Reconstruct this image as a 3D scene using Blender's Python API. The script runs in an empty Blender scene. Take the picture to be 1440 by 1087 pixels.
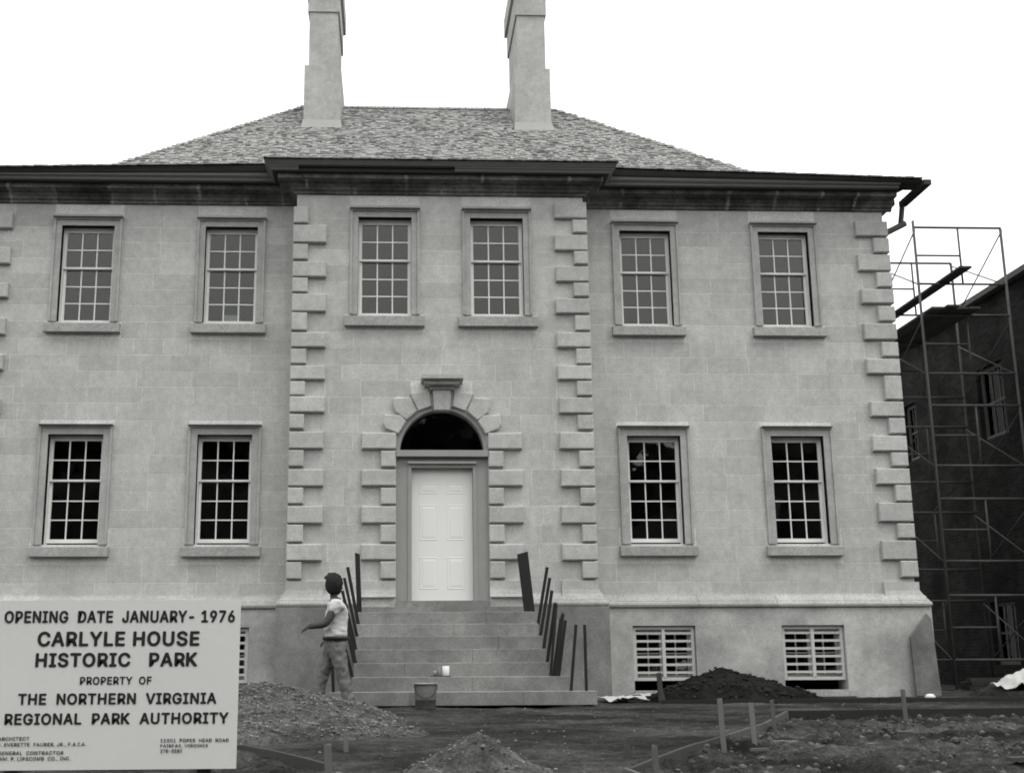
import bpy, math, random
from mathutils import Vector, Matrix, noise

random.seed(7)
scene = bpy.context.scene
COL = scene.collection

# ------------------------------------------------------------------ camera
YAW, PITCH, ROLL = 0.039, 0.2038, -0.0051
cp, sp, cy_, sy_ = math.cos(PITCH), math.sin(PITCH), math.cos(YAW), math.sin(YAW)
F = Vector((sy_ * cp, cy_ * cp, sp))
R0 = Vector((cy_, -sy_, 0))
U0 = R0.cross(F)
R = R0 * math.cos(ROLL) + U0 * math.sin(ROLL)
U = U0 * math.cos(ROLL) - R0 * math.sin(ROLL)
cam_data = bpy.data.cameras.new('camera')
cam = bpy.data.objects.new('camera', cam_data)
COL.objects.link(cam)
m = Matrix((R, U, -F)).transposed().to_4x4()
m.translation = Vector((-0.7595, -18.4482, 0.6696))
cam.matrix_world = m
cam_data.sensor_width = 36.0
cam_data.lens = 40.0
cam_data.shift_x = 103.7 / 1440
cam_data.shift_y = 55.8 / 1440
cam_data.clip_start = 0.05
cam_data.clip_end = 3000
scene.camera = cam

# ------------------------------------------------------------------ light: bright overcast
SUN_EL, SUN_AZ = math.radians(64), math.radians(30)       # azimuth measured from -Y (towards the camera) to +X
sd = Vector((math.sin(SUN_AZ) * math.cos(SUN_EL), -math.cos(SUN_AZ) * math.cos(SUN_EL), math.sin(SUN_EL)))
world = bpy.data.worlds.new('World')
scene.world = world
world.use_nodes = True
wn, wl = world.node_tree.nodes, world.node_tree.links
wn.clear()
sky = wn.new('ShaderNodeTexSky'); sky.sky_type = 'NISHITA'; sky.sun_disc = False
sky.sun_elevation = SUN_EL
sky.sun_rotation = math.pi - SUN_AZ
sky.air_density = 1.0; sky.dust_density = 6.0; sky.ozone_density = 1.0
bw = wn.new('ShaderNodeRGBToBW')
bg = wn.new('ShaderNodeBackground'); bg.inputs['Strength'].default_value = 0.15
wo = wn.new('ShaderNodeOutputWorld')
deck = wn.new('ShaderNodeMix'); deck.data_type = 'FLOAT'                 # an even cloud deck over the clear sky
deck.inputs[0].default_value = 0.85; deck.inputs[3].default_value = 9.0
wl.new(sky.outputs[0], bw.inputs[0]); wl.new(bw.outputs[0], deck.inputs[2]); wl.new(deck.outputs[0], bg.inputs[0]); wl.new(bg.outputs[0], wo.inputs[0])
sun_data = bpy.data.lights.new('sun', 'SUN')
sun_data.energy = 0.7; sun_data.angle = math.radians(30); sun_data.color = (1, 0.99, 0.965)
sun = bpy.data.objects.new('sun', sun_data); COL.objects.link(sun)
sun.rotation_euler = (-sd).to_track_quat('-Z', 'Y').to_euler()
sun.location = (20, -30, 30)
vs = scene.view_settings
vs.view_transform = 'Standard'; vs.look = 'None'; vs.exposure = 0.37; vs.gamma = 1.0; vs.use_curve_mapping = False
scene.cycles.max_bounces = 8
scene.cycles.pixel_filter_type = 'BLACKMAN_HARRIS'; scene.cycles.filter_width = 1.8

# ------------------------------------------------------------------ materials
TINT = (0.997, 1.0, 0.962)
def grey(v): return (v * TINT[0], v * TINT[1], v * TINT[2], 1)
class NT:
    def __init__(s, name):
        s.m = bpy.data.materials.new(name); s.m.use_nodes = True
        s.t = s.m.node_tree; s.n = s.t.nodes; s.l = s.t.links
        s.b = s.n['Principled BSDF']
    def add(s, kind, **kw):
        x = s.n.new(kind)
        for k, v in kw.items(): setattr(x, k, v)
        return x
    def val(s, sock, v):
        if hasattr(v, 'links'): s.l.new(v, sock)
        else: sock.default_value = v
    def math(s, op, a, b=0.0, c=0.0):
        x = s.add('ShaderNodeMath', operation=op)
        s.val(x.inputs[0], a); s.val(x.inputs[1], b); s.val(x.inputs[2], c)
        return x.outputs[0]
    def pos(s): return s.add('ShaderNodeNewGeometry').outputs['Position']
    def noise(s, scale, detail=3, rough=0.55, vec=None, stretch=None):
        p = vec or s.pos()
        if stretch:
            mp = s.add('ShaderNodeMapping'); mp.inputs['Scale'].default_value = stretch
            s.l.new(p, mp.inputs[0]); p = mp.outputs[0]
        x = s.add('ShaderNodeTexNoise'); x.inputs['Scale'].default_value = scale
        x.inputs['Detail'].default_value = detail; x.inputs['Roughness'].default_value = rough
        s.l.new(p, x.inputs['Vector'])
        return x.outputs[0]
    def rnd(s):      # a tone of its own for each piece, whether object or island
        a = s.add('ShaderNodeObjectInfo').outputs['Random']
        b = s.add('ShaderNodeNewGeometry').outputs['Random Per Island']
        return s.math('FRACT', s.math('ADD', a, b))
    def ramp(s, v, a, b):   # map 0..1 to a..b
        return s.math('MULTIPLY_ADD', v, b - a, a)
    def smooth(s, v, lo, hi):
        x = s.add('ShaderNodeMapRange', interpolation_type='SMOOTHSTEP')
        s.val(x.inputs['Value'], v); x.inputs['From Min'].default_value = lo; x.inputs['From Max'].default_value = hi
        return x.outputs[0]
    def out(s, v, rough=0.85, bump=None, strength=0.3, dist=0.01, spec=0.3, metal=0):
        c = s.add('ShaderNodeCombineColor')
        for i in range(3): s.val(c.inputs[i], s.math('MULTIPLY', v, TINT[i]))
        s.l.new(c.outputs[0], s.b.inputs['Base Color'])
        s.val(s.b.inputs['Roughness'], rough)
        s.b.inputs['Specular IOR Level'].default_value = spec
        s.b.inputs['Metallic'].default_value = metal
        if bump is not None:
            x = s.add('ShaderNodeBump'); x.inputs['Strength'].default_value = strength; x.inputs['Distance'].default_value = dist
            s.l.new(bump, x.inputs['Height']); s.l.new(x.outputs[0], s.b.inputs['Normal'])
        return s.m

def stone(name, base, piece=0.12, blotch=0.18, streak=0.0, grain=0.25, bump=0.35):
    t = NT(name)
    n1 = t.smooth(t.noise(1.3, 5, 0.6), .25, .75); n2 = t.smooth(t.noise(8, 4, 0.65), .25, .75); n3 = t.smooth(t.noise(38, 3, 0.75), .25, .75)
    v = t.math('MULTIPLY', base, t.ramp(t.rnd(), 1 - piece, 1 + piece))
    v = t.math('MULTIPLY', v, t.ramp(n1, 1 - blotch, 1 + blotch))
    v = t.math('MULTIPLY', v, t.ramp(n2, 0.90, 1.10))
    v = t.math('MULTIPLY', v, t.ramp(n3, 1 - grain, 1 + grain))
    if streak:
        st = t.noise(1.0, 4, 0.6, stretch=(5.5, 5.5, 0.5))
        v = t.math('MULTIPLY', v, t.ramp(t.smooth(st, 0.42, 0.66), 1.0, 1 + streak))
    return t.out(v, 0.92, t.noise(45, 4, 0.7), bump, 0.012, 0.15)

def plain(name, base, var=0.15, scale=6, rough=0.6, bump=0.15, stretch=None, spec=0.3, metal=0, piece=0.0, bscale=60):
    t = NT(name)
    v = t.math('MULTIPLY', base, t.ramp(t.noise(scale, 4, 0.6, stretch=stretch), 1 - var, 1 + var))
    v = t.math('MULTIPLY', v, t.ramp(t.noise(scale * 9, 2, 0.6, stretch=stretch), 1 - var * .6, 1 + var * .6))
    if piece: v = t.math('MULTIPLY', v, t.ramp(t.rnd(), 1 - piece, 1 + piece))
    return t.out(v, rough, t.noise(bscale, 3, 0.6, stretch=stretch), bump, 0.006, spec, metal)

M = {}
M['ashlar'] = stone('ashlar stone', 0.455, 0.085, 0.08, grain=0.15, streak=0.06)
M['mortar'] = stone('lime mortar', 0.60, 0.0, 0.1)
M['quoin'] = stone('quoin stone', 0.455, 0.08, 0.12, grain=0.14)
M['trim'] = stone('window trim stone', 0.385, 0.05, 0.10, grain=0.12)
M['sill'] = stone('sill stone', 0.36, 0.06, 0.12)
M['plinth'] = stone('rendered plinth', 0.40, 0.05, 0.28, grain=0.18, bump=0.2)
M['bay_plinth'] = stone('weathered plinth', 0.205, 0.05, 0.30, grain=0.2, bump=0.25)
M['moulding'] = stone('moulding stone', 0.41, 0.08, 0.12)
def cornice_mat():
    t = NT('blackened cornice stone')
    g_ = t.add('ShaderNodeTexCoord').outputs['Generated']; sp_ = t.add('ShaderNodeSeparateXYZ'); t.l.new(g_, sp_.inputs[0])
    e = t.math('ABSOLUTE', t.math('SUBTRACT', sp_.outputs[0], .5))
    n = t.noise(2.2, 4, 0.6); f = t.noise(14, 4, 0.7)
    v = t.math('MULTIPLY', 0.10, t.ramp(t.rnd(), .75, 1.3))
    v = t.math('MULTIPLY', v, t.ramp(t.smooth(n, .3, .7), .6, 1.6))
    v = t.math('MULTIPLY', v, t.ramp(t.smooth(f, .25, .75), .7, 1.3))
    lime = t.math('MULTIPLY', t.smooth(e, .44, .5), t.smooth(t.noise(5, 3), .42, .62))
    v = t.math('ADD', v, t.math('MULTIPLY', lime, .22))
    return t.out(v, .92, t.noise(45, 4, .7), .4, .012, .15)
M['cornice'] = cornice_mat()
M['step'] = stone('step stone', 0.22, 0.10, 0.26, grain=0.18)
M['chimney'] = stone('chimney render', 0.40, 0.03, 0.14, grain=0.18, bump=0.4)
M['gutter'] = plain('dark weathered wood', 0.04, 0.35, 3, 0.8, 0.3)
M['bay_gutter'] = plain('grey painted gutter', 0.12, 0.25, 3, 0.7, 0.2)
M['fascia'] = plain('grey primed wood', 0.165, 0.25, 2, 0.75, 0.2, (0.4, 6, 6))
M['sash'] = plain('white painted wood', 0.74, 0.06, 8, 0.5, 0.08)
M['bar'] = plain('greyed white paint', 0.52, 0.12, 8, 0.6, 0.1)
M['door'] = plain('white door paint', 0.78, 0.03, 3, 0.45, 0.05)
M['door_frame'] = plain('grey door frame stone', 0.30, 0.12, 4, 0.8, 0.2)
M['iron'] = plain('black iron', 0.018, 0.3, 12, 0.6, 0.2)
M['tube'] = plain('rusted steel tube', 0.075, 0.45, 4, 0.7, 0.3)
M['plank'] = plain('dark scaffold plank', 0.05, 0.4, 3, 0.9, 0.4, (1, 1, 1), piece=0.3)
M['wood'] = plain('weathered stake wood', 0.095, 0.3, 5, 0.85, 0.4, (6, 6, 0.8), piece=0.25)
M['board'] = plain('form board wood', 0.055, 0.35, 4, 0.9, 0.4, piece=0.3)
M['shaded_board'] = plain('shaded form board', 0.02, 0.35, 4, 0.8, 0.4)  # form boards with the shade on their faces put into the colour
M['pale_wood'] = plain('fresh sawn wood', 0.15, 0.18, 5, 0.8, 0.3, piece=0.15)
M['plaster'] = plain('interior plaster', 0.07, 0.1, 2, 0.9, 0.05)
M['sign'] = plain('sign paint', 0.67, 0.05, 2.5, 0.55, 0.05)
M['ink'] = plain('sign lettering paint', 0.02, 0.2, 10, 0.6, 0.0)
M['skin'] = plain('skin', 0.055, 0.1, 12, 0.6, 0.1)
M['hair'] = plain('dark hair', 0.012, 0.4, 30, 0.7, 0.8, bscale=120)
M['shirt'] = plain('white cotton', 0.58, 0.06, 9, 0.9, 0.5, bscale=18)
M['trousers'] = plain('worn denim', 0.14, 0.3, 7, 0.9, 0.7, bscale=22)
M['leather'] = plain('dark leather', 0.02, 0.2, 20, 0.5, 0.2)
M['bucket'] = plain('dented galvanised steel', 0.08, 0.5, 14, 0.6, 0.6, bscale=20)
M['rim'] = plain('bucket rim steel', 0.28, 0.4, 14, 0.45, 0.2)
M['white_thing'] = plain('white enamel', 0.75, 0.06, 20, 0.4, 0.05)
M['dull_tin'] = plain('dull tin', 0.2, 0.3, 30, 0.5, 0.2)
M['cloth'] = plain('dirty white sheeting', 0.5, 0.16, 5, 0.85, 0.5, bscale=25)
M['slab'] = stone('grey plywood sheet', 0.155, 0.0, 0.35, grain=0.15)
M['pebble'] = plain('pebbles', 0.15, 0.3, 9, 0.95, 0.3, piece=0.5)
M['clod'] = plain('earth clods', 0.08, 0.4, 9, 0.95, 0.4, piece=0.5)
M['dark_clod'] = plain('dark earth clods', 0.02, 0.4, 9, 0.95, 0.4, piece=0.4)
M['leaf'] = plain('leaves', 0.055, 0.4, 2, 0.7, 0.2, piece=0.4)
M['lead'] = plain('lime flashing', 0.30, 0.12, 5, 0.6, 0.2)
M['dark_trim'] = plain('dark old paint', 0.11, 0.3, 6, 0.7, 0.2)
M['far_sash'] = plain('aged grey paint', 0.09, 0.25, 6, 0.7, 0.2)
M['back_roof'] = plain('dark slate', 0.06, 0.3, 4, 0.8, 0.3)

def shingle_mat():
    t = NT('cedar shingles')
    r = t.rnd()
    v = t.math('MULTIPLY_ADD', t.math('POWER', r, 0.55), 0.25, 0.09)
    blot = t.smooth(t.noise(2.6, 3, 0.6), 0.56, 0.70)
    v = t.math('MULTIPLY', v, t.ramp(blot, 1.0, 0.45))
    v = t.math('MULTIPLY', v, t.ramp(t.noise(60, 2, 0.6, stretch=(3, 0.5, 0.5)), 0.8, 1.2))
    return t.out(v, 0.9, t.noise(80, 3), 0.3, 0.006, 0.15)
M['shingle'] = shingle_mat()

def soil_mat(name, a, b, scale=1.2, wet=0.5, fleck=1.6):
    t = NT(name)
    n = t.smooth(t.noise(scale, 6, 0.65, stretch=(0.55, 1.0, 1.0)), 0.36, 0.66)
    v = t.ramp(n, a, b)
    v = t.math('MULTIPLY', v, t.ramp(t.smooth(t.noise(9, 6, 0.75), .3, .7), 0.55, 1.5))
    v = t.math('MULTIPLY', v, t.ramp(t.smooth(t.noise(45, 4, 0.75), .3, .7), 0.6, 1.4))
    v = t.math('MULTIPLY', v, t.ramp(t.smooth(t.noise(0.5, 3), 0.45, 0.62), 1.0, wet))
    v = t.math('MULTIPLY', v, t.ramp(t.smooth(t.noise(26, 2, 0.5), .66, .74), 1.0, 1 + fleck))
    h = t.math('ADD', t.noise(18, 6, 0.8), t.math('MULTIPLY', t.noise(70, 4, 0.75), 0.5))
    return t.out(v, 0.95, h, 1.0, 0.06, 0.12)
M['soil'] = soil_mat('bare soil', 0.034, 0.12, 1.0, 0.6)
M['gravel_bed'] = soil_mat('gravel', 0.085, 0.17, 3.0, 0.85)
M['dark_soil'] = soil_mat('dark topsoil', 0.014, 0.03, 3.0, 0.8)
M['sand'] = soil_mat('sandy soil', 0.12, 0.23, 3.0, 0.9)

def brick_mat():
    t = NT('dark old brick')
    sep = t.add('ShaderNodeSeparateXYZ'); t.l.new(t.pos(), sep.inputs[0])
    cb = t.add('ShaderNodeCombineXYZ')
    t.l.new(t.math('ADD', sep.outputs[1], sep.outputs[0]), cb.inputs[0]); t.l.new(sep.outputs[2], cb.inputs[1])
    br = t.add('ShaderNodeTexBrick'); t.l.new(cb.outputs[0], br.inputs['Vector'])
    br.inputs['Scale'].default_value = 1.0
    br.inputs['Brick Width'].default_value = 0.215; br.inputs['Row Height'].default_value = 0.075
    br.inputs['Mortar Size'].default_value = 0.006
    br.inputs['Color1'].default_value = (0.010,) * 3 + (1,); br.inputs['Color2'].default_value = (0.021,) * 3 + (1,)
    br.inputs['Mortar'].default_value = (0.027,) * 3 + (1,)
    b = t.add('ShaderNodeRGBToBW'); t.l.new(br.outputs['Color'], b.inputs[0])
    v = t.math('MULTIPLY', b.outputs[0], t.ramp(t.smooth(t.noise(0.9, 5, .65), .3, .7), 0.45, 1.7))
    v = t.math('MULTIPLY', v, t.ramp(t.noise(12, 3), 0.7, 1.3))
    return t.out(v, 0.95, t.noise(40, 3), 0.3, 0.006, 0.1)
M['brick'] = brick_mat()

def glass_mat(name='window glass', k=1.0):
    t = NT(name)
    t.n.remove(t.b)
    fr = t.add('ShaderNodeFresnel'); fr.inputs['IOR'].default_value = 1.5
    tr = t.add('ShaderNodeBsdfTransparent'); tr.inputs[0].default_value = (0.86, 0.88, 0.86, 1)
    gl = t.add('ShaderNodeBsdfGlossy'); gl.inputs['Roughness'].default_value = 0.02
    gl.inputs['Color'].default_value = (0.86 * k, 0.87 * k, 0.84 * k, 1)
    bp = t.add('ShaderNodeBump'); bp.inputs['Strength'].default_value = 0.06; bp.inputs['Distance'].default_value = 0.02
    t.l.new(t.noise(3.0, 2), bp.inputs['Height']); t.l.new(bp.outputs[0], gl.inputs['Normal'])
    mx = t.add('ShaderNodeMixShader')
    t.l.new(fr.outputs[0], mx.inputs[0]); t.l.new(tr.outputs[0], mx.inputs[1]); t.l.new(gl.outputs[0], mx.inputs[2])
    t.l.new(mx.outputs[0], t.n['Material Output'].inputs[0])
    return t.m
M['glass'] = glass_mat()
M['far_glass'] = glass_mat('far window glass', 0.22)  # glossy colour scaled down for a weaker reflection

# ------------------------------------------------------------------ mesh helpers
class MB:
    def __init__(s): s.v = []; s.f = []
    def poly(s, verts, faces):
        k = len(s.v); s.v += [tuple(p) for p in verts]; s.f += [tuple(i + k for i in f) for f in faces]; return s
    def box(s, x0, x1, y0, y1, z0, z1):
        return s.poly([(x0, y0, z0), (x1, y0, z0), (x1, y1, z0), (x0, y1, z0), (x0, y0, z1), (x1, y0, z1), (x1, y1, z1), (x0, y1, z1)],
                      [(0, 3, 2, 1), (4, 5, 6, 7), (0, 1, 5, 4), (1, 2, 6, 5), (2, 3, 7, 6), (3, 0, 4, 7)])
    def cbox(s, x0, x1, yf, yb, z0, z1, c):
        """block facing -Y with a chamfered front arris; yf front, yb back"""
        v = []
        for y, i in ((yb, 0), (yf + c, 0), (yf, c)):
            v += [(x0 + i, y, z0 + i), (x1 - i, y, z0 + i), (x1 - i, y, z1 - i), (x0 + i, y, z1 - i)]
        f = [(8, 9, 10, 11), (3, 2, 1, 0)]
        for b in (0, 4):
            for i in range(4):
                j = (i + 1) % 4
                f.append((b + i, b + j, b + 4 + j, b + 4 + i))
        return s.poly(v, f)
    def prism(s, pts, y0, y1, c=0.0):
        """polygon in XZ (counter-clockwise seen from -Y) extruded from front y0 to back y1, chamfered"""
        n = len(pts); cx = sum(p[0] for p in pts) / n; cz = sum(p[1] for p in pts) / n
        v = [(x, y1, z) for x, z in pts] + [(x, y0 + c, z) for x, z in pts]
        rings = 2
        if c:
            for x, z in pts:
                d = Vector((cx - x, cz - z)); d = d.normalized() * c * 1.3
                v.append((x + d.x, y0, z + d.y))
            rings = 3
        f = [tuple(range(n))[::-1], tuple(range((rings - 1) * n, rings * n))]
        for r in range(rings - 1):
            for i in range(n):
                j = (i + 1) % n
                f.append((r * n + i, r * n + j, (r + 1) * n + j, (r + 1) * n + i))
        return s.poly(v, f)
    def tube(s, a, b, r, r2=None, n=8, caps=True):
        a, b = Vector(a), Vector(b); r2 = r if r2 is None else r2
        d = (b - a).normalized(); u = d.orthogonal().normalized(); w = d.cross(u)
        v = []
        for p, rr in ((a, r), (b, r2)):
            for i in range(n):
                t = 2 * math.pi * i / n
                v.append(p + u * math.cos(t) * rr + w * math.sin(t) * rr)
        f = [(i, (i + 1) % n, n + (i + 1) % n, n + i) for i in range(n)]
        if caps: f += [tuple(range(n))[::-1], tuple(range(n, 2 * n))]
        return s.poly(v, f)
    def bar(s, a, b, w, h, side=(0, 1, 0)):
        """rectangular bar from a to b, w along side, h across"""
        a, b = Vector(a), Vector(b); d = (b - a).normalized(); e = Vector(side); e = (e - d * e.dot(d)).normalized(); g = d.cross(e)
        v = []
        for p in (a, b):
            for i, j in ((-1, -1), (1, -1), (1, 1), (-1, 1)): v.append(p + e * w / 2 * i + g * h / 2 * j)
        return s.poly(v, [(0, 1, 2, 3)[::-1], (4, 5, 6, 7), (0, 1, 5, 4), (1, 2, 6, 5), (2, 3, 7, 6), (3, 0, 4, 7)])
    def lathe(s, prof, c, n=20, squash=1.0):
        c = Vector(c); v = []
        for r, z in prof:
            for i in range(n):
                t = 2 * math.pi * i / n
                v.append((c.x + r * math.cos(t), c.y + r * math.sin(t) * squash, c.z + z))
        f = []
        for k in range(len(prof) - 1):
            for i in range(n):
                j = (i + 1) % n
                f.append((k * n + i, k * n + j, (k + 1) * n + j, (k + 1) * n + i))
        return s.poly(v, f)
    def sweep(s, path, prof):
        """profile (offset outward, z) swept along a plan path with mitres; outward is to the right of travel"""
        P = [Vector(p) for p in path]; n = len(P); sec = []
        nor = []
        for i in range(n - 1):
            d = (P[i + 1] - P[i]).normalized(); nor.append(Vector((d.y, -d.x)))
        for i in range(n):
            if i == 0: k = nor[0]
            elif i == n - 1: k = nor[-1]
            else:
                k = nor[i - 1] + nor[i]; k = k / (k.dot(nor[i]))
            sec.append(k)
        q = len(prof); v = []
        for i in range(n):
            for o, z in prof:
                p = P[i] + sec[i] * o; v.append((p.x, p.y, z))
        f = [tuple(range(q)), tuple(range((n - 1) * q, n * q))[::-1]]
        for i in range(n - 1):
            for j in range(q):
                k = (j + 1) % q
                f.append((i * q + j, (i + 1) * q + j, (i + 1) * q + k, i * q + k))
        return s.poly(v, f)
    def mesh(s, name, mat, smooth=False, fix=False):
        me = bpy.data.meshes.new(name); me.from_pydata(s.v, [], s.f)
        if mat: me.materials.append(M[mat] if isinstance(mat, str) else mat)
        if smooth: me.polygons.foreach_set('use_smooth', [True] * len(me.polygons))
        if fix:
            import bmesh
            b = bmesh.new(); b.from_mesh(me); bmesh.ops.recalc_face_normals(b, faces=b.faces); b.to_mesh(me); b.free()
        me.update(); return me
    def build(s, name, mat, parent=None, smooth=False, loc=None, fix=True):
        return link(name, s.mesh(name, mat, smooth, fix), parent, loc)

def link(name, data, parent=None, loc=None):
    o = bpy.data.objects.new(name, data); COL.objects.link(o)
    if loc is not None: o.location = loc
    if parent is not None: o.parent = parent
    return o
def tag(o, label=None, cat=None, group=None, kind=None):
    if label: o['label'] = label
    if cat: o['category'] = cat
    if group: o['group'] = group
    if kind: o['kind'] = kind
    return o
def thing(name, label, cat, group=None): return tag(link(name, None), label, cat, group)

# ------------------------------------------------------------------ ground
def seg_side(px, py, a, b): return (b[0] - a[0]) * (py - a[1]) - (b[1] - a[1]) * (px - a[0])
RB = [(14.0, -3.55), (3.95, -4.55), (2.20, -8.10), (0.88, -10.25)]       # right form boards
def rubble_amount(x, y):
    """1 in the churned plot outside the right-hand boards, 0 on the walk"""
    if x > 3.95: d = -4.55 - y + (x - 3.95) * 0.0995
    elif y > -8.1: d = min((x - (3.95 + (y + 4.55) / -3.55 * -1.75)) * 0.9, 9)
    else: d = (x - (2.2 + (y + 8.1) / -2.15 * -1.32)) * 0.85
    return max(0.0, min(1.0, d / 0.07))
def base_z(x, y):
    z = 0.085
    if y < -2.0: z = 0.085 - (-2.0 - y) * 0.0135
    if y < -9.2: z -= (-9.2 - y) * 0.055
    if y < -16: z = max(z, -0.95)
    return max(z, -0.95)
def ground_z(x, y, fine=True):
    z = base_z(x, y)
    if not (-14 < x < 16 and -16 < y < 12): return z
    rub = rubble_amount(x, y) if x > 0.7 else 0.0
    left = max(0.0, min(1.0, ((-8.75 - y) - max(0, (x + 2.0)) * 1.35) / 0.1)) if x < -1.15 else 0.0
    k = max(rub, left * 0.8)
    z -= 0.075 * k
    v = Vector((x, y, 0))
    z += noise.fractal(v * 0.7, 0.9, 2.0, 3) * 0.018 * (0.5 if y > -3 else 1)
    z += noise.fractal(v * 3.1 + Vector((5, 3, 1)), 0.8, 2.0, 4) * (0.015 + 0.055 * k)
    if k > 0:
        r = noise.ridged_multi_fractal(v * 2.0 + Vector((1, 7, 2)), 0.9, 2.1, 4, 1.0, 2.0)
        z += k * (r - 1.0) * 0.045 + k * noise.fractal(v * 11, .7, 2.0, 3) * .016
    if x > 3.6 and rub > .2:
        dd = -4.55 - y + (x - 3.95) * 0.0995
        z -= .075 * max(0, 1 - dd / .8)
    return z
def axis(lo, hi, step, far):
    a = []; x = lo
    while x <= hi + 1e-6: a.append(x); x += step
    s = step; L = lo; H = hi; left = []; right = []
    while L > -far:
        s *= 1.5; L -= s; H += s; left.append(L); right.append(H)
    return left[::-1] + a + right
gx, gy = axis(-6.0, 10.5, 0.042, 900), axis(-11.8, -0.8, 0.042, 900)
g = MB(); W_ = len(gx)
for y in gy:
    for x in gx: g.v.append((x, y, ground_z(x, y)))
for j in range(len(gy) - 1):
    for i in range(W_ - 1):
        a = j * W_ + i; g.f.append((a, a + 1, a + W_ + 1, a + W_))
ground = g.build('ground', 'soil', smooth=True, fix=False)
tag(ground, kind='structure')

# ------------------------------------------------------------------ the house
house = thing('stone_house', 'large pale ashlar stone mansion with projecting centre bay, quoins and hipped roof', 'house')
HW, BW, BY = 7.75, 2.40, -0.5
ZP, ZT = 1.70, 8.40
WX = [-5.958, -3.542, 3.542, 5.958]
UW, LW = (0.4425, 6.246, 7.937), (0.447, 2.532, 4.329)
BX = [-0.932, 0.932]

def wall(mb, x0, x1, z0, z1, holes, yf, th):
    xs = sorted({x0, x1} | {h[0] for h in holes} | {h[1] for h in holes})
    zs = sorted({z0, z1} | {h[2] for h in holes} | {h[3] for h in holes})
    for i in range(len(xs) - 1):
        for j in range(len(zs) - 1):
            cx, cz = (xs[i] + xs[i + 1]) / 2, (zs[j] + zs[j + 1]) / 2
            if any(h[0] < cx < h[1] and h[2] < cz < h[3] for h in holes): continue
            for y in (yf, yf + th):
                v = [(xs[i], y, zs[j]), (xs[i + 1], y, zs[j]), (xs[i + 1], y, zs[j + 1]), (xs[i], y, zs[j + 1])]
                mb.poly(v, [(0, 1, 2, 3) if y == yf else (3, 2, 1, 0)])
    for a, b, c, d in holes:
        y0, y1 = yf, yf + th
        mb.poly([(a, y0, c), (b, y0, c), (b, y0, d), (a, y0, d), (a, y1, c), (b, y1, c), (b, y1, d), (a, y1, d)],
                [(0, 4, 5, 1), (1, 5, 6, 2), (2, 6, 7, 3), (3, 7, 4, 0)])
    return mb

wing_holes = {-1: [], 1: []}
for x in WX:
    s = -1 if x < 0 else 1
    for w, a, b in (UW, LW): wing_holes[s].append((x - w, x + w, a, b))
bay_holes = [(x - UW[0], x + UW[0], UW[1], UW[2]) for x in BX] + [(-0.735, 0.735, 1.41, 4.72)]
mb = MB()
wall(mb, -HW, -BW, ZP - 0.2, ZT + 0.15, wing_holes[-1], 0.0, 0.32)
wall(mb, BW, HW, ZP - 0.2, ZT + 0.15, wing_holes[1], 0.0, 0.32)
wall(mb, -BW, BW, 1.2, ZT + 0.15, bay_holes, BY, 0.32)
for s in (-1, 1):
    mb.poly([(s * BW, BY, 1.2), (s * BW, 0.32, 1.2), (s * BW, 0.32, ZT + .15), (s * BW, BY, ZT + .15)], [(0, 1, 2, 3)])
    mb.box(s * HW - 0.16 - s * 0.16, s * HW + 0.16 - s * 0.16, 0.325, 10.0, -0.3, ZT + 0.15)
mb.box(-HW, HW, 9.7, 9.99, -0.3, ZT + 0.1)
house_wall = mb.build('wall', 'mortar', house, fix=False)
house_wall['label'] = 'pale stone front wall in regular courses'

# ashlar, course by course
def trim_rects():
    r = []
    for x in WX:
        r.append((x - 0.575, x + 0.575, 6.05, 8.10)); r.append((x - 0.635, x + 0.635, 6.04, 6.25))
        r.append((x - 0.595, x + 0.595, 2.33, 4.49)); r.append((x - 0.635, x + 0.635, 2.33, 2.54))
    for x in BX:
        r.append((x - 0.575, x + 0.575, 6.03, 8.10)); r.append((x - 0.655, x + 0.655, 6.03, 6.25))
    return r
TR = trim_rects()
# courses measured down the facade; quoins: (z0, z1, long?)
bayR = [(7.93, 8.22, 1), (7.675, 7.905, 0), (7.365, 7.64, 1), (7.12, 7.35, 0), (6.82, 7.085, 1), (6.56, 6.80, 0), (6.27, 6.525, 1), (5.98, 6.24, 0),
        (5.69, 5.945, 1), (5.41, 5.67, 0), (5.15, 5.39, 1), (4.88, 5.125, 0), (4.59, 4.85, 1), (4.32, 4.56, 0), (4.0, 4.275, 1), (3.71, 3.975, 0),
        (3.395, 3.67, 1), (3.115, 3.375, 0), (2.805, 3.08, 1), (2.51, 2.785, 0), (2.22, 2.48, 1), (1.935, 2.205, 0)]
bayL = [(7.80, 8.09, 0), (7.46, 7.77, 1), (7.165, 7.435, 0), (6.865, 7.13, 1), (6.60, 6.85, 0), (6.275, 6.58, 1), (5.95, 6.255, 0), (5.67, 5.92, 1), (5.395, 5.645, 0),
        (5.13, 5.36, 1), (4.87, 5.105, 0)] + bayR[12:]
corR = [(7.86, 8.135, 1), (7.56, 7.83, 0), (7.23, 7.525, 1), (6.935, 7.20, 0), (6.64, 6.895, 1), (6.325, 6.595, 0), (6.0, 6.285, 1), (5.70, 5.955, 0), (5.40, 5.66, 1),
        (4.95, 5.365, 0), (4.66, 4.915, 1), (4.365, 4.635, 0), (4.07, 4.33, 1), (3.815, 4.05, 0), (3.51, 3.775, 1), (3.225, 3.50, 0), (2.89, 3.205, 1), (2.615, 2.86, 0),
        (2.265, 2.58, 1), (1.98, 2.25, 0)]
edges = [8.40] + sorted({round(q[1] + 0.013, 3) for q in bayR[1:]}, reverse=True) + [1.92, 1.70]
edges = sorted(set(edges), reverse=True)
stones = []
JT = 0.005
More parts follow.
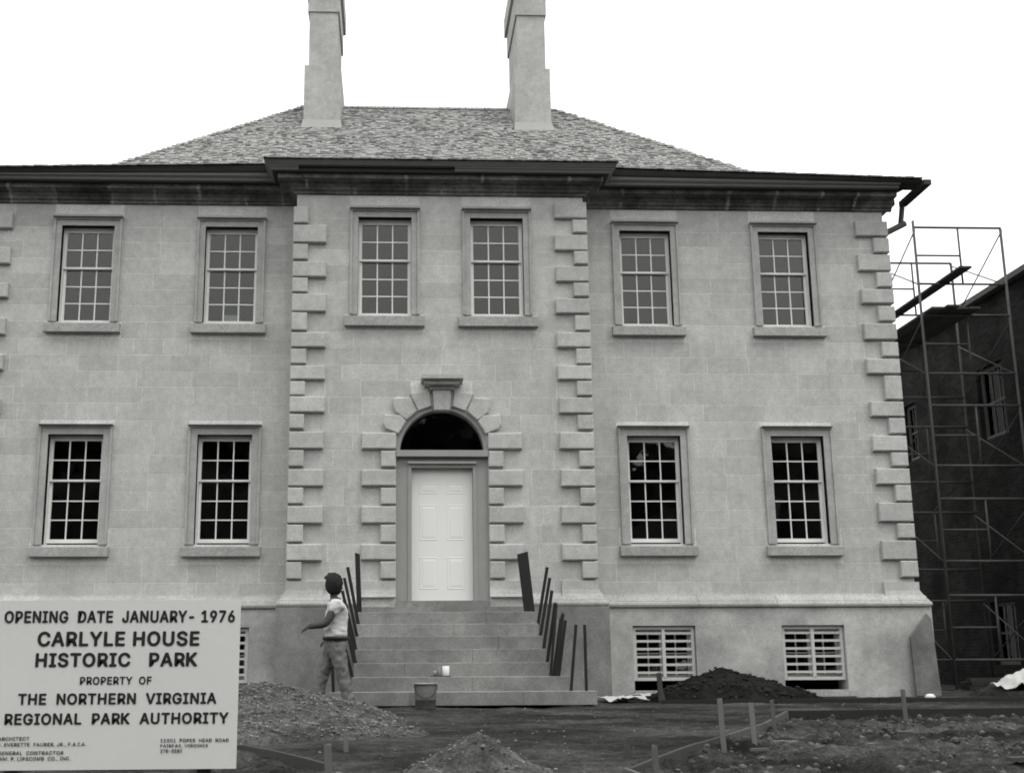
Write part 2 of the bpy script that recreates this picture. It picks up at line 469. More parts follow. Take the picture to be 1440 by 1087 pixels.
def course(x0, x1, z0, z1, yf, seed, door=False):
    rn = random.Random(seed)
    cuts = []
    for a, b, c, d in TR:
        if c < z1 - 0.02 and d > z0 + 0.02 and b > x0 and a < x1: cuts.append((a, b))
    if door:
        if z0 < 4.0: cuts.append((-0.735, 0.735))
        elif z0 < 4.72: cuts.append((-0.72, 0.72))
        elif z0 < 5.0: cuts.append((-0.50, 0.50))
    spans = [(x0, x1)]
    for a, b in sorted(cuts):
        ns = []
        for p, q in spans:
            if b <= p or a >= q: ns.append((p, q)); continue
            if a - p > 0.05: ns.append((p, a))
            if q - b > 0.05: ns.append((b, q))
        spans = ns
    for p, q in spans:
        L = q - p; k = max(1, round(L / rn.uniform(0.55, 0.95)))
        ws = [rn.uniform(0.65, 1.35) for _ in range(k)]; t = sum(ws); x = p
        for w in ws:
            e = x + L * w / t
            stones.append((x + JT, e - JT, z0 + JT, z1 - JT, yf - 0.0012 - rn.random() * 0.0016)); x = e
for i in range(len(edges) - 1):
    z1, z0 = edges[i], edges[i + 1]
    course(-HW, -BW, z0, z1, 0.0, 100 + i); course(BW, HW, z0, z1, 0.0, 300 + i); course(-BW, BW, z0, z1, BY, 500 + i, True)
stones.sort(key=lambda s: -(s[1] - s[0]) * (s[3] - s[2]) * (0 if (s[0] < -7.4 and s[1] < -7.2) else 1))
rest = MB()
for i, (a, b, c, d, y) in enumerate(stones):
    t = rest if i >= 300 else MB()
    t.cbox(a, b, y, y + 0.05 if y < -0.2 else 0.03, c, d, 0.001)
    if i < 300: t.build('ashlar_stone', 'ashlar', house_wall, fix=False)
if rest.v:
    o = rest.build('ashlar_stones', 'ashlar', house_wall, fix=False); o['kind'] = 'stuff'

# quoins
rq = random.Random(3)
def quoins(side, rows, xw, yf, proud, long_w, short_w, depth):
    for z0, z1, lg in rows:
        w = (long_w if lg else short_w) + rq.uniform(-0.012, 0.012)
        xo = side * (xw + proud); xi = side * (xw + proud - w)
        MB().cbox(min(xo, xi), max(xo, xi), yf - .080 - rq.uniform(0, .012), yf + depth * (0.6 if lg else 1), z0 + 0.003, z1 - 0.003, 0.014).build('quoin', 'quoin', house, fix=False)
quoins(1, bayR, BW, BY, 0.048, 0.55, 0.245, 0.5)
quoins(-1, bayL, BW, BY, 0.048, 0.55, 0.245, 0.5)
quoins(1, corR, HW, 0, 0.048, 0.565, 0.28, 0.6)
quoins(-1, corR, HW, 0, 0.048, 0.59, 0.28, 0.6)
# flared foot blocks of the corner piers
def foot_block(x0, x1, y, flare0, flare1):
    v = []
    for z, k in ((1.655, 1.0), (1.70, 0.45), (1.77, 0.0), (1.905, 0.0)):
        a, b = x0 - flare0 * k, x1 + flare1 * k; yf = y - 0.055 - 0.03 * k
        v += [(a, yf, z), (b, yf, z), (b, y + 0.3, z), (a, y + 0.3, z)]
    f = [(0, 3, 2, 1), (12, 13, 14, 15)]
    for r in range(3):
        for i in range(4):
            j = (i + 1) % 4; f.append((r * 4 + i, r * 4 + j, r * 4 + 4 + j, r * 4 + 4 + i))
    return MB().poly(v, f).build('foot_block', 'quoin', house)
foot_block(1.87, 2.445, BY, 0, 0.10); foot_block(-2.445, -1.87, BY, 0.10, 0)
foot_block(7.22, 7.80, 0, 0, 0.10); foot_block(-7.80, -7.22, 0, 0.10, 0)
foot_block(0.737, 1.30, BY, 0, 0); foot_block(-1.30, -0.737, BY, 0, 0)

# plinth and water table
BSM = [(-6.478, -5.457), (-4.057, -3.046), (3.046, 4.057), (5.457, 6.478)]
for s in (-1, 1):
    mb = MB()
    holes = [(a, b, 0.20, 1.215) for a, b in BSM if a * s > 0]
    x0, x1 = (BW + 0.0, 7.93) if s > 0 else (-7.93, -BW)
    wall(mb, x0, x1, -0.35, 1.50, holes, -0.13, 0.45)
    mb.box(s * 7.93 - 0.1 - s * 0.1, s * 7.93 + 0.1 - s * 0.1, 0.321, 10.1, -0.35, 1.5)
    mb.poly([(x0, -0.13, 1.5), (x1, -0.13, 1.5), (x1, 0.0, 1.5), (x0, 0.0, 1.5)], [(0, 1, 2, 3)])
    mb.build('plinth', 'plinth', house, fix=False)
mb = MB().box(-2.585, 2.585, -0.655, -0.05, -0.35, 1.50)
mb.build('plinth', 'bay_plinth', house)['label'] = 'darker weathered plinth under the centre bay'
WT = [(0.0, 1.715), (0.0, 1.500), (0.155, 1.500), (0.175, 1.515), (0.185, 1.545), (0.175, 1.575), (0.155, 1.59), (0.15, 1.61), (0.11, 1.65), (0.06, 1.685), (0.04, 1.715)]
def run_pieces(path, prof, name, mat, parent, lo, hi, seed, gap=0.002):
    """cut a plan path into pieces and sweep each; the cuts never fall on a corner"""
    rn = random.Random(seed); P = [Vector(p) for p in path]
    L = [0]
    for i in range(len(P) - 1): L.append(L[-1] + (P[i + 1] - P[i]).length)
    cuts = [0]; out = []
    while cuts[-1] < L[-1] - lo * 1.2:
        c = cuts[-1] + rn.uniform(lo, hi)
        for q in L[1:-1]:
            if abs(c - q) < 0.12: c = q + 0.16
        cuts.append(min(c, L[-1]))
    cuts[-1] = L[-1]
    def at(d):
        for i in range(len(P) - 1):
            if d <= L[i + 1] + 1e-9: return P[i].lerp(P[i + 1], (d - L[i]) / (L[i + 1] - L[i]))
        return P[-1]
    for a, b in zip(cuts, cuts[1:]):
        if b - a < 0.02: continue
        pts = [at(a + gap)] + [P[i] for i in range(1, len(P) - 1) if a < L[i] < b] + [at(b - gap)]
        out.append(MB().sweep(pts, prof).build(name, mat, parent))
    return out
run_pieces([(-HW - .001, 0), (-BW, 0), (-BW, BY + 0.02), (-1.32, BY + 0.02)], WT, 'water_table_stone', 'moulding', house, 0.9, 1.7, 5)
run_pieces([(1.32, BY + 0.02), (BW, BY + 0.02), (BW, 0), (HW, 0), (HW, 2)], WT, 'water_table_stone', 'moulding', house, 0.9, 1.7, 6)

# cornice
bed = [(0.0, 8.58), (0.0, 8.33), (0.045, 8.335), (0.055, 8.37), (0.09, 8.385), (0.115, 8.43), (0.14, 8.44), (0.15, 8.485), (0.175, 8.495), (0.30, 8.505), (0.305, 8.58)]
P_all = [(-HW - 0.25, 0), (-BW, 0), (-BW, BY), (BW, BY), (BW, 0), (HW + 0.16, 0)]
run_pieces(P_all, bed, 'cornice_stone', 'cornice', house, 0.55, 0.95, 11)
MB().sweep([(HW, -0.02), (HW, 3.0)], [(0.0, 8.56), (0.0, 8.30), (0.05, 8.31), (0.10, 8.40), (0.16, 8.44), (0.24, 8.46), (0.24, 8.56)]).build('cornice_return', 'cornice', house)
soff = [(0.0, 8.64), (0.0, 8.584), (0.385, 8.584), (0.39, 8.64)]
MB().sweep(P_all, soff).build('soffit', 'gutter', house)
XR = HW + 0.52
def fall(x): return max(0.0, min(1.0, (abs(x) - 2.6) / 5.67))
def sag(mb):
    mb.v = [(x, y, 8.62 + (z - 8.62) * (1 - .62 * fall(x)) if z > 8.62 else z) for x, y, z in mb.v]; return mb
crown = [(0.30, 8.715), (0.30, 8.590), (0.425, 8.590), (0.445, 8.597), (0.455, 8.630), (0.50, 8.665), (0.515, 8.715)]
bay_crown = [(0.30, 8.655), (0.30, 8.588), (0.405, 8.588), (0.42, 8.60), (0.43, 8.62), (0.46, 8.64), (0.465, 8.655)]
wing_edge = [(0.20, 8.835), (0.20, 8.718), (0.525, 8.718), (0.54, 8.735), (0.572, 8.80), (0.572, 8.835)]
bay_edge = [(0.15, 8.735), (0.15, 8.658), (0.475, 8.658), (0.485, 8.675), (0.51, 8.715), (0.51, 8.735)]
for path in ([(-XR, 0), (-BW - .20, 0)], [(BW + .20, 0), (HW + .14, 0)]): sag(MB().sweep(path, crown)).build('crown_moulding', 'fascia', house)
MB().sweep([(0.22, BY), (BW, BY), (BW, -.02)], bay_crown).build('crown_moulding', 'fascia', house)
MB().sweep([(-BW, -.02), (-BW, BY), (-BW + .05, BY)], bay_crown).build('crown_moulding', 'fascia', house)
for path in ([(-XR, 0), (-BW - .21, 0)], [(BW + .21, 0), (HW + .50, 0)]): sag(MB().sweep(path, wing_edge)).build('gutter', 'gutter', house)
MB().sweep([(-BW, .3), (-BW, BY), (BW, BY), (BW, .3)], bay_edge).build('gutter', 'bay_gutter', house)
# side gutter over the right corner, open to the sky behind the cornice end, with its drop pipe
MB().bar((8.335, -0.57, 8.655), (8.335, 0.42, 8.655), 0.09, 0.13, (0, 0, 1)).build('side_gutter', 'gutter', house)
dp = MB()
dp.tube((8.30, 0.36, 8.60), (8.24, 0.36, 8.24), 0.045, n=10)
dp.tube((8.32, 0.36, 8.27), (7.83, 0.36, 8.02), 0.055, n=10)
dp.tube((7.84, 0.36, 8.06), (7.84, 0.36, 0.3), 0.045, n=10)
dp.build('downspout', 'dark_trim', house, smooth=False)

# roof: steep main slopes with a flat kick at the eaves
RZ, RX, RY = 12.75, 2.76, 5.0
KZ, KY, KX = 8.93, 0.76, 7.00
def eave_z(): return 8.785
eX, eY, bYy, eZ, bZ, bE = HW + 0.30, -0.572, BY - 0.51, 8.842, 8.742, BW + 0.51
rv = [(-RX, RY, RZ), (RX, RY, RZ), (-KX, KY, KZ), (KX, KY, KZ), (KX, 10 - KY, KZ), (-KX, 10 - KY, KZ),
      (-eX, eY, eZ - .135), (eX, eY, eZ - .135), (eX, 10 - eY, eZ - .135), (-eX, 10 - eY, eZ - .135),
      (-bE, KY, KZ), (bE, KY, KZ), (-bE, eY, eZ), (bE, eY, eZ), (-bE, bYy, bZ), (bE, bYy, bZ)]
rf = [(2, 10, 11, 3, 1, 0), (3, 4, 1), (4, 5, 0, 1), (5, 2, 0), (6, 12, 10, 2), (13, 7, 3, 11), (14, 15, 11, 10), (14, 10, 12), (15, 13, 11), (7, 8, 4, 3), (8, 9, 5, 4), (9, 6, 2, 5)]
roof_mb = MB().poly(rv, rf)
roof = roof_mb.build('roof', 'back_roof', house, fix=False)
sh = MB(); rs = random.Random(21)
def shingle(p, u, s, n, w, l, th):
    """p lower middle, u along the eave, s up the slope, n off the roof"""
    a = p - u * w / 2 + n * th; b = p + u * w / 2 + n * th
    c = b + s * l - n * th * 0.9; d = a + s * l - n * th * 0.9
    lo = -n * th
    sh.poly([a, b, c, d, a + lo, b + lo], [(0, 1, 2, 3), (4, 5, 1, 0), (4, 0, 3), (1, 5, 2)])
U1 = Vector((1, 0, 0))
S1 = Vector((0, RY - KY, RZ - KZ)); SL = S1.length; S1.normalize(); N1 = U1.cross(S1)
exp = 0.112; row = 0
d = -0.02
while d < SL - 0.02:
    k = d / SL; half = KX + (RX - KX) * k; y = KY + (RY - KY) * k; z = KZ + (RZ - KZ) * k
    x = -half - rs.uniform(0, .035)
    while x < half + rs.uniform(-.03, .01):
        w = rs.uniform(0.05, 0.115)
        shingle(Vector((x + w / 2, y, z)) - S1 * rs.uniform(0, 0.022), U1, S1, N1, w - 0.006, 0.30, rs.uniform(0.016, 0.034)); x += w
    d += exp
# eave courses
for (xa, xb, yy, ez) in ((-eX - .2, -bE + .01, eY, eZ), (-bE - .01, bE + .01, bYy, bZ), (bE - .01, eX + 0.18, eY, eZ)):
    S2 = Vector((0, KY - yy, KZ - ez)).normalized(); N2 = U1.cross(S2)
    r = 0
    while r * .112 < 1.9:
        x = xa
        while x < xb:
            w = rs.uniform(0.05, 0.115)
            if x + w > xb: w = xb - x + 0.01
            shingle(Vector((x + w / 2, yy, ez + .002 - .138 * fall(x + w / 2) * max(0, 1 - r * .112 / 1.3) * (yy == eY))) + S2 * (r * 0.112 - 0.035 - rs.uniform(0, .014)), U1, S2, N2, w - 0.005, 0.26, rs.uniform(0.014, 0.026)); x += w
        r += 1
        if yy + S2.y * r * .112 > KY: break
# hip caps, seen on the skyline
for s in (-1, 1):
    d = -0.02
    while d < SL - .05:
        k = d / SL; x = s * (KX + (RX - KX) * k); p = Vector((x - s * .045, KY + (RY - KY) * k, KZ + (RZ - KZ) * k))
        shingle(p, U1, S1, N1, rs.uniform(.08, .13), .22, rs.uniform(.03, .045)); d += .16
# ridge cap pieces
x = -RX
while x < RX:
    w = rs.uniform(0.12, 0.2); shingle(Vector((x + w / 2, RY - .1, RZ - .085)), U1, S1, N1, w, 0.16, .04); x += w
o = sh.build('shingles', 'shingle', roof, fix=False); o['kind'] = 'stuff'

# chimneys
def chimney(x0, x1, dx):
    y0, y1 = 3.9, 5.78
    mb = MB()
    mb.box(x0, x1, y0, y1, 11.2, 13.16)
    mb.box(x0 + dx, x1 - dx, y0 + 0.05, y1 - 0.05, 13.161, 15.9)
    c = mb.build('chimney', 'chimney', house)
    MB().box(x0 + dx - .035, x1 - dx + .035, y0 + 0.015, y1 - 0.015, 14.44, 15.0).build('cap_band', 'chimney', c)
    MB().box(x0 + dx - .09, x1 - dx + .09, y0 - 0.045, y1 + 0.045, 15.002, 15.45).build('cap', 'chimney', c)
    f = MB()
    for xa, xb, ya, yb in ((x0 - .012, x1 + .012, y0 - 0.06, y0 - .002),):
        za = RZ - (RY - ya) * 0.9
        f.poly([(xa - .03, ya - .09, za - .05), (xb + .03, ya - .09, za - .05), (xb, yb, za + .20), (xa, yb, za + .20), (xa - .03, ya - .09, za - .12), (xb + .03, ya - .09, za - .12), (xb, yb, za - .1), (xa, yb, za - .1)],
               [(0, 1, 2, 3), (4, 5, 1, 0), (0, 3, 7, 4), (1, 5, 6, 2)])
    f.build('flashing', 'lead', c)
chimney(-2.71, -1.93, 0.085)
chimney(1.79, 2.56, 0.085)

# ------------------------------------------------------------------ windows
def ring(mb, x0, x1, z0, z1, w0, w1, yf, yb, bottom=False):
    """three-sided (or four-sided) frame round the rectangle, from w0 to w1 outside it"""
    mb.box(x0 - w1, x0 - w0, yf, yb, z0, z1 + w1); mb.box(x1 + w0, x1 + w1, yf, yb, z0, z1 + w1)
    mb.box(x0 - w0 + .0005, x1 + w0 - .0005, yf, yb, z1 + w0, z1 + w1)
    if bottom: mb.box(x0 - w0 + .0005, x1 + w0 - .0005, yf, yb, z0 - w1 + w0, z0)
def sash(mb, x0, x1, z0, z1, cols, rows, yf, st, top, bot, mw=0.02):
    yb = yf + 0.04
    mb.box(x0, x0 + st, yf, yb, z0, z1); mb.box(x1 - st, x1, yf, yb, z0, z1)
    mb.box(x0 + st, x1 - st, yf + .001, yb, z1 - top, z1); mb.box(x0 + st, x1 - st, yf + .001, yb, z0, z0 + bot)
    gx0, gx1, gz0, gz1 = x0 + st, x1 - st, z0 + bot, z1 - top
    cells = []
    for i in range(1, cols):
        c = gx0 + (gx1 - gx0) * i / cols; mb.box(c - mw / 2, c + mw / 2, yf + .006, yb - .004, gz0, gz1)
    for j in range(1, rows):
        c = gz0 + (gz1 - gz0) * j / rows; mb.box(gx0, gx1, yf + .0075, yb - .005, c - mw / 2, c + mw / 2)
    for i in range(cols):
        for j in range(rows):
            cells.append((gx0 + (gx1 - gx0) * i / cols, gx0 + (gx1 - gx0) * (i + 1) / cols, gz0 + (gz1 - gz0) * j / rows, gz0 + (gz1 - gz0) * (j + 1) / rows))
    return cells
pane_cache = {}
rp = random.Random(9)
def add_pane(c, y, parent):
    w, h = c[1] - c[0], c[3] - c[2]; k = (round(w, 3), round(h, 3))
    if k not in pane_cache: pane_cache[k] = MB().box(-w / 2, w / 2, 0, 0.004, -h / 2, h / 2).mesh('pane', 'glass')
    o = link('pane', pane_cache[k], parent, ((c[0] + c[1]) / 2, y, (c[2] + c[3]) / 2))
    o.rotation_euler = (rp.uniform(-.006, .006), 0, rp.uniform(-.008, .008))
def window(x, spec, y, outer, ztop, zs0, sill_hw, label, gap=0.0):
    hw, z0, z1 = spec; x0, x1 = x - hw, x + hw; ow = outer - hw
    mb = MB()
    ring(mb, x0, x1, z0, z1, 0.0, ow - 0.035, y - 0.035, y + 0.10)
    ring(mb, x0, x1, z0, z1, ow - 0.034, ow, y - 0.062, y + 0.10)
    mb.box(x - outer - .012, x + outer + .012, y - 0.130, y + 0.10, z1 + ow + .001, ztop)
    w = mb.build('window', 'trim', house); w['label'] = label
    s = MB()
    s.poly([(x - sill_hw, y - .115, zs0), (x + sill_hw, y - .115, zs0), (x + sill_hw, y + .12, zs0), (x - sill_hw, y + .12, zs0),
            (x - sill_hw, y - .115, z0 - .055), (x + sill_hw, y - .115, z0 - .055), (x + sill_hw, y + .12, z0 - .003), (x - sill_hw, y + .12, z0 - .003)],
           [(0, 3, 2, 1), (4, 5, 6, 7), (0, 1, 5, 4), (1, 2, 6, 5), (2, 3, 7, 6), (3, 0, 4, 7)])
    s.build('sill', 'sill', w)
    # box frame, then two sashes
    f = MB()
    f.box(x0 + .002, x0 + .022, y + .105, y + .22, z0 + .002, z1 - .002); f.box(x1 - .022, x1 - .002, y + .105, y + .22, z0 + .002, z1 - .002)
    f.box(x0 + .022, x1 - .022, y + .106, y + .22, z1 - .045, z1 - .002)
    f.build('sash_box', 'sash', w)
    zb, zt = z0 + 0.012 + gap, z1 - 0.046
    zm = zb + (zt - zb) * 0.592
    up, lo = MB(), MB()
    cu = sash(up, x0 + .023, x1 - .023, zm - .012, zt, 3, 2, y + .125, .036, .036, .032)
    cl = sash(lo, x0 + .0235, x1 - .0235, zb, zm + .014, 3, 3, y + .168, .040, .030, .062)
    us = up.build('upper_sash', 'sash', w); ls = lo.build('lower_sash', 'sash', w)
    for c in cu: add_pane(c, y + .147, w)
    for c in cl: add_pane(c, y + .190, w)
    return w
wn_ = {-5.958: 'outer left', -3.542: 'inner left', 3.542: 'inner right', 5.958: 'outer right'}
for x in WX:
    window(x, UW, 0.0, 0.572, 8.10, 6.048, 0.625, f'upper storey sash window, {wn_[x]} of the wings')
    window(x, LW, 0.0, 0.592, 4.487, 2.335, 0.632, f'ground floor sash window, {wn_[x]} of the wings', gap=0.03)
for x in BX: window(x, UW, BY, 0.572, 8.10, 6.036, 0.655, f'upper bay sash window on the {"left" if x < 0 else "right"}')

# basement windows behind wooden bars
def basement(x0, x1, label):
    y = -0.13; z0, z1 = 0.355, 1.205
    f = MB()
    f.box(x0 + .01, x0 + .06, y + .06, y + .30, z0, z1); f.box(x1 - .06, x1 - .01, y + .06, y + .30, z0, z1)
    f.box(x0 + .06, x1 - .06, y + .061, y + .30, z1 - .05, z1); f.box(x0 + .06, x1 - .06, y + .055, y + .30, z0, z0 + .05)
    w = f.build('basement_window', 'bar', house); w['label'] = label
    xm = (x0 + x1) / 2 - 0.005
    MB().box(xm - .026, xm + .026, y + .045, y + .10, z0 + .05, z1 - .05).build('mullion', 'bar', w)
    for i in range(6):
        z = z0 + .125 + i * 0.123
        for a, b in ((x0 + .0605, xm - .0265), (xm + .0265, x1 - .0605)):
            MB().box(a, b, y + .062, y + .10, z - .019, z + .019).build('bar', 'bar', w)
    s = MB(); cells = []
    for a, b in ((x0 + .06, xm), (xm, x1 - .06)):
        cells += sash(s, a + .001, b - .001, z0 + .051, z1 - .051, 2, 2, y + .2, .035, .035, .035, .022)
    s.build('casement', 'bar', w)
    for c in cells: add_pane(c, y + .222, w)
    MB().box(x0 - .0, x1 + .12, y - .05, y + .25, 0.10, 0.197).build('sill', 'sill', w)
for (a, b), l in zip(BSM, ('leftmost', 'inner left', 'inner right', 'rightmost')): basement(a, b, f'barred basement window, {l} of the four')

# ------------------------------------------------------------------ doorway
dw = MB()
YD = BY
dw.box(-.733, -.49, YD + .01, YD + .30, 1.60, 3.871); dw.box(.49, .733, YD + .01, YD + .30, 1.60, 3.871)
dw.box(-.489, .489, YD + .011, YD + .30, 3.70, 3.871)
dw.box(-.545, -.491, YD - .01, YD + .009, 1.60, 3.76); dw.box(.491, .545, YD - .01, YD + .009, 1.60, 3.76); dw.box(-.49, .49, YD - .011, YD + .0095, 3.705, 3.76)
doorway = dw.build('door_case', 'door_frame', house)
MB().box(-.732, .732, YD - .095, YD + .25, 3.873, 3.975).build('transom', 'door_frame', doorway)
MB().box(-.548, .548, YD - .06, YD + .0085, 3.762, 3.80).build('lintel_moulding', 'door_frame', doorway)
ar = MB(); n = 28
def arc(r, t): return (r * math.cos(t), 3.976 + r * math.sin(t))
for i in range(n):
    t0, t1 = math.pi * i / n, math.pi * (i + 1) / n
    p = [arc(.675, t0), arc(.733, t0), arc(.733, t1), arc(.675, t1)]
    ar.poly([(x, YD - .012, z) for x, z in p] + [(x, YD + .32, z) for x, z in p], [(0, 1, 2, 3), (0, 3, 7, 4), (1, 5, 6, 2)])
ar.build('arch_ring', 'door_frame', doorway, fix=False)
fan = MB(); pts = [arc(.675, math.pi * i / n) for i in range(n + 1)]
fan.prism(pts, YD + .20, YD + .206)
fan.build('fanlight_pane', 'glass', doorway)
# spandrels between the arch and the square wall opening
for s in (-1, 1):
    P2 = [(s * .7352, 3.976)] + [(s * .7335 * math.cos(t), 3.976 + .7335 * math.sin(t)) for t in [math.pi / 2 * k / 12 for k in range(13)]] + [(0, 4.72), (s * .7352, 4.72)]
    MB().poly([(x, YD - .002, z) for x, z in P2], [tuple(range(len(P2)))]).build('spandrel', 'ashlar', house, fix=False)
MB().box(-.733, .733, YD - .10, YD + .3, 1.404, 1.597).build('threshold', 'step', doorway)
door = MB(); yd = YD + .12
door.box(-.487, .487, yd, yd + .05, 1.60, 3.695)
dr = door.build('door', 'door', house); dr['label'] = 'white six panelled front door'
for z0, z1 in ((3.30, 3.47), (2.555, 3.125), (1.785, 2.287)):
    for a, b in ((-.36, -.075), (.075, .36)):
        p = MB(); b0 = [(a, z0), (b, z0), (b, z1), (a, z1)]
        v = []
        for i, y in ((0, yd - .0005), (.010, yd - .006), (.022, yd - .001), (.062, yd - .006)):
            v += [(a + i, y, z0 + i), (b - i, y, z0 + i), (b - i, y, z1 - i), (a + i, y, z1 - i)]
        f = [(12, 13, 14, 15)]
        for r in range(3):
            for q in range(4):
                j = (q + 1) % 4; f.append((r * 4 + q, r * 4 + j, r * 4 + 4 + j, r * 4 + 4 + q))
        p.poly(v, f).build('panel', 'door', dr, fix=False)
# blocked surround
gib = [(3.995, 4.263, 1), (3.705, 3.968, 0), (3.40, 3.662, 1), (3.105, 3.372, 0), (2.807, 3.08, 1), (2.507, 2.787, 0), (2.23, 2.48, 1), (1.937, 2.21, 0)]
for s in (-1, 1):
    for z0, z1, lg in gib:
        xi, xo = s * .737, s * (1.285 if lg else .98)
        MB().cbox(min(xi, xo), max(xi, xo), YD - .082, YD + .05, z0 + .003, z1 - .003, .016).build('surround_block', 'quoin', house, fix=False)
    def vs_(pts, d=.08, name='voussoir'):
        pts = [(s * x, z) for x, z in pts]
        if s < 0: pts = pts[::-1]
        MB().prism(pts, YD - d, YD + .04, .014).build(name, 'quoin', house)
    vs_([(.700, 4.245), (.905, 4.325), (.953, 4.405), (.93, 4.552), (.66, 4.548), (.578, 4.447)])
    vs_([(.572, 4.465), (.755, 4.607), (.787, 4.70), (.785, 4.825), (.515, 4.838), (.402, 4.612)])
    vs_([(.385, 4.62), (.515, 4.915), (.20, 4.95), (.165, 4.70)], .06)
MB().prism([(-.128, 4.62), (.128, 4.62), (.145, 4.961), (-.145, 4.961)], YD - .115, YD + .04, .012).build('keystone', 'quoin', house)
kc = MB()
kc.box(-.20, .20, YD - .15, YD, 4.962, 5.020); kc.box(-.285, .285, YD - .27, YD, 5.022, 5.088); kc.box(-.335, .335, YD - .36, YD, 5.090, 5.150)
kc.build('keystone_cap', 'trim', house)

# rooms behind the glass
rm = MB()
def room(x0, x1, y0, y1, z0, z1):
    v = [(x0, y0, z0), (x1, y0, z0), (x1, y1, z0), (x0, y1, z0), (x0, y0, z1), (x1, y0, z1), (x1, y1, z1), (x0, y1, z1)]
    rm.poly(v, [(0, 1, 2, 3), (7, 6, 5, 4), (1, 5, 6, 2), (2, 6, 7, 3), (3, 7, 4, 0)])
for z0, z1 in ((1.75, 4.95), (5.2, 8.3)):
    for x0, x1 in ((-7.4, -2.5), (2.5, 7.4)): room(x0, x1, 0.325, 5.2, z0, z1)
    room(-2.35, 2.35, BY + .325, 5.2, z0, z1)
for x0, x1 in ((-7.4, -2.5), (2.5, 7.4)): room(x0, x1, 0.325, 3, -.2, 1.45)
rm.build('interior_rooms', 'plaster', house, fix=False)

# ------------------------------------------------------------------ front steps
steps = thing('front_steps', 'flight of seven broad stone steps rising to the white door', 'steps')
xr = [1.416, 1.372, 1.378, 1.382, 1.422, 1.614, 1.927]; xl = [-1.31, -1.316, -1.314, -1.312, -1.318, -1.335, -1.617]
joints = [[.62], [.12], [.75], [.35], [-.62], [.30], [-.55, .95]]
zt = [1.403 - .187 * i for i in range(7)]
for i in range(7):
    yf = -1.1 - .33 * i; yb = -0.657 if i == 0 else yf + .36
    cuts = [xl[i]] + joints[i] + [xr[i]]
    for a, b in zip(cuts, cuts[1:]):
        MB().cbox(a + .0004, b - .0004, yf + random.uniform(-.003, .003), yb, zt[i] - .187 - (-.006 if i == 6 else .03), zt[i] - random.uniform(0, .003), .006).build('step_stone', 'step', steps)
MB().box(-1.27, 1.33, -2.6, -.70, -.1, .42).box(-1.27, 1.33, -1.9, -.70, .421, .80).box(-1.27, 1.33, -1.3, -.70, .801, 1.18).build('core', 'bay_plinth', steps)

# unfinished iron railings
def railing(label, bars, plate):
    t = thing('stair_railing', label, 'railing', 'unfinished stair railings')
    (b, tp, w, th) = plate
    b, tp = Vector(b), Vector(tp)
    e = Vector((w / 2, 0, 0)); q = Vector((0, th, 0)); k = Vector((0, 0, w * .28 if b.x > 0 else -.02))
    MB().poly([b - e, b + e, tp + e + k, tp - e, b - e + q, b + e + q, tp + e + k + q, tp - e + q], [(0, 1, 2, 3), (7, 6, 5, 4), (1, 5, 6, 2), (2, 6, 7, 3), (3, 7, 4, 0), (0, 4, 5, 1)]).build('newel_plate', 'iron', t)
    for b, tp, w in bars: MB().bar((b[0], b[1], b[2] - .02), tp, w * 1.2, w * 1.2).build('baluster', 'iron', t)
railing('black iron balusters without handrail standing up the right side of the steps', [
    ((1.373, -1.37, 1.216), (1.530, -1.39, 2.046), .036), ((1.36, -1.70, 1.029), (1.52, -1.72, 1.864), .036), ((1.362, -2.03, .842), (1.500, -2.05, 1.658), .036),
    ((1.365, -2.36, .655), (1.500, -2.38, 1.47), .036), ((1.40, -2.42, .468), (1.51, -2.40, 1.44), .030), ((1.433, -2.69, .468), (1.552, -2.71, 1.309), .036), ((1.475, -2.69, .468), (1.589, -2.70, 1.215), .030),
    ((1.40, -2.66, .468), (1.53, -2.66, 1.25), .026), ((1.593, -2.98, .281), (1.684, -3.0, 1.147), .030), ((1.802, -2.98, .281), (1.80, -3.0, 1.147), .030)],
    ((1.294, -1.03, 1.395), (1.20, -1.05, 2.27), .165, .02))
railing('black iron balusters without handrail up the left side of the steps, behind the walker', [
    ((-1.285, -1.37, 1.216), (-1.455, -1.39, 2.052), .040), ((-1.29, -1.70, 1.029), (-1.489, -1.72, 1.871), .036), ((-1.295, -2.03, .842), (-1.500, -2.05, 1.666), .036),
    ((-1.30, -2.36, .655), (-1.515, -2.38, 1.489), .036), ((-1.315, -2.69, .468), (-1.555, -2.71, 1.32), .036), ((-1.29, -2.20, .655), (-1.47, -2.2, 1.52), .03), ((-1.42, -2.98, .281), (-1.58, -3.0, 1.13), .034), ((-1.56, -2.98, .281), (-1.60, -3.0, 1.13), .034)],
    ((-1.285, -1.03, 1.395), (-1.325, -1.05, 2.30), .075, .03))

# ------------------------------------------------------------------ brick building on the right
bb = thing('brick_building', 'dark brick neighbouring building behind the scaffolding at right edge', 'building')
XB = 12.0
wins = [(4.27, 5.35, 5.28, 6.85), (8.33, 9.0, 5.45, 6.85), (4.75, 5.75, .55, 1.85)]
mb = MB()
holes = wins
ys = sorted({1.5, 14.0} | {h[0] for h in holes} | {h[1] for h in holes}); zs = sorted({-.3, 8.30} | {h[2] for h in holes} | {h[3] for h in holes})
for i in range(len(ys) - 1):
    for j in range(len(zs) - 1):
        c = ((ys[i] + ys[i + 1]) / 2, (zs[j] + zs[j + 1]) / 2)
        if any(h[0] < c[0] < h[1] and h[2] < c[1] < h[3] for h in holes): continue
        mb.poly([(XB, ys[i], zs[j]), (XB, ys[i + 1], zs[j]), (XB, ys[i + 1], zs[j + 1]), (XB, ys[i], zs[j + 1])], [(3, 2, 1, 0)])
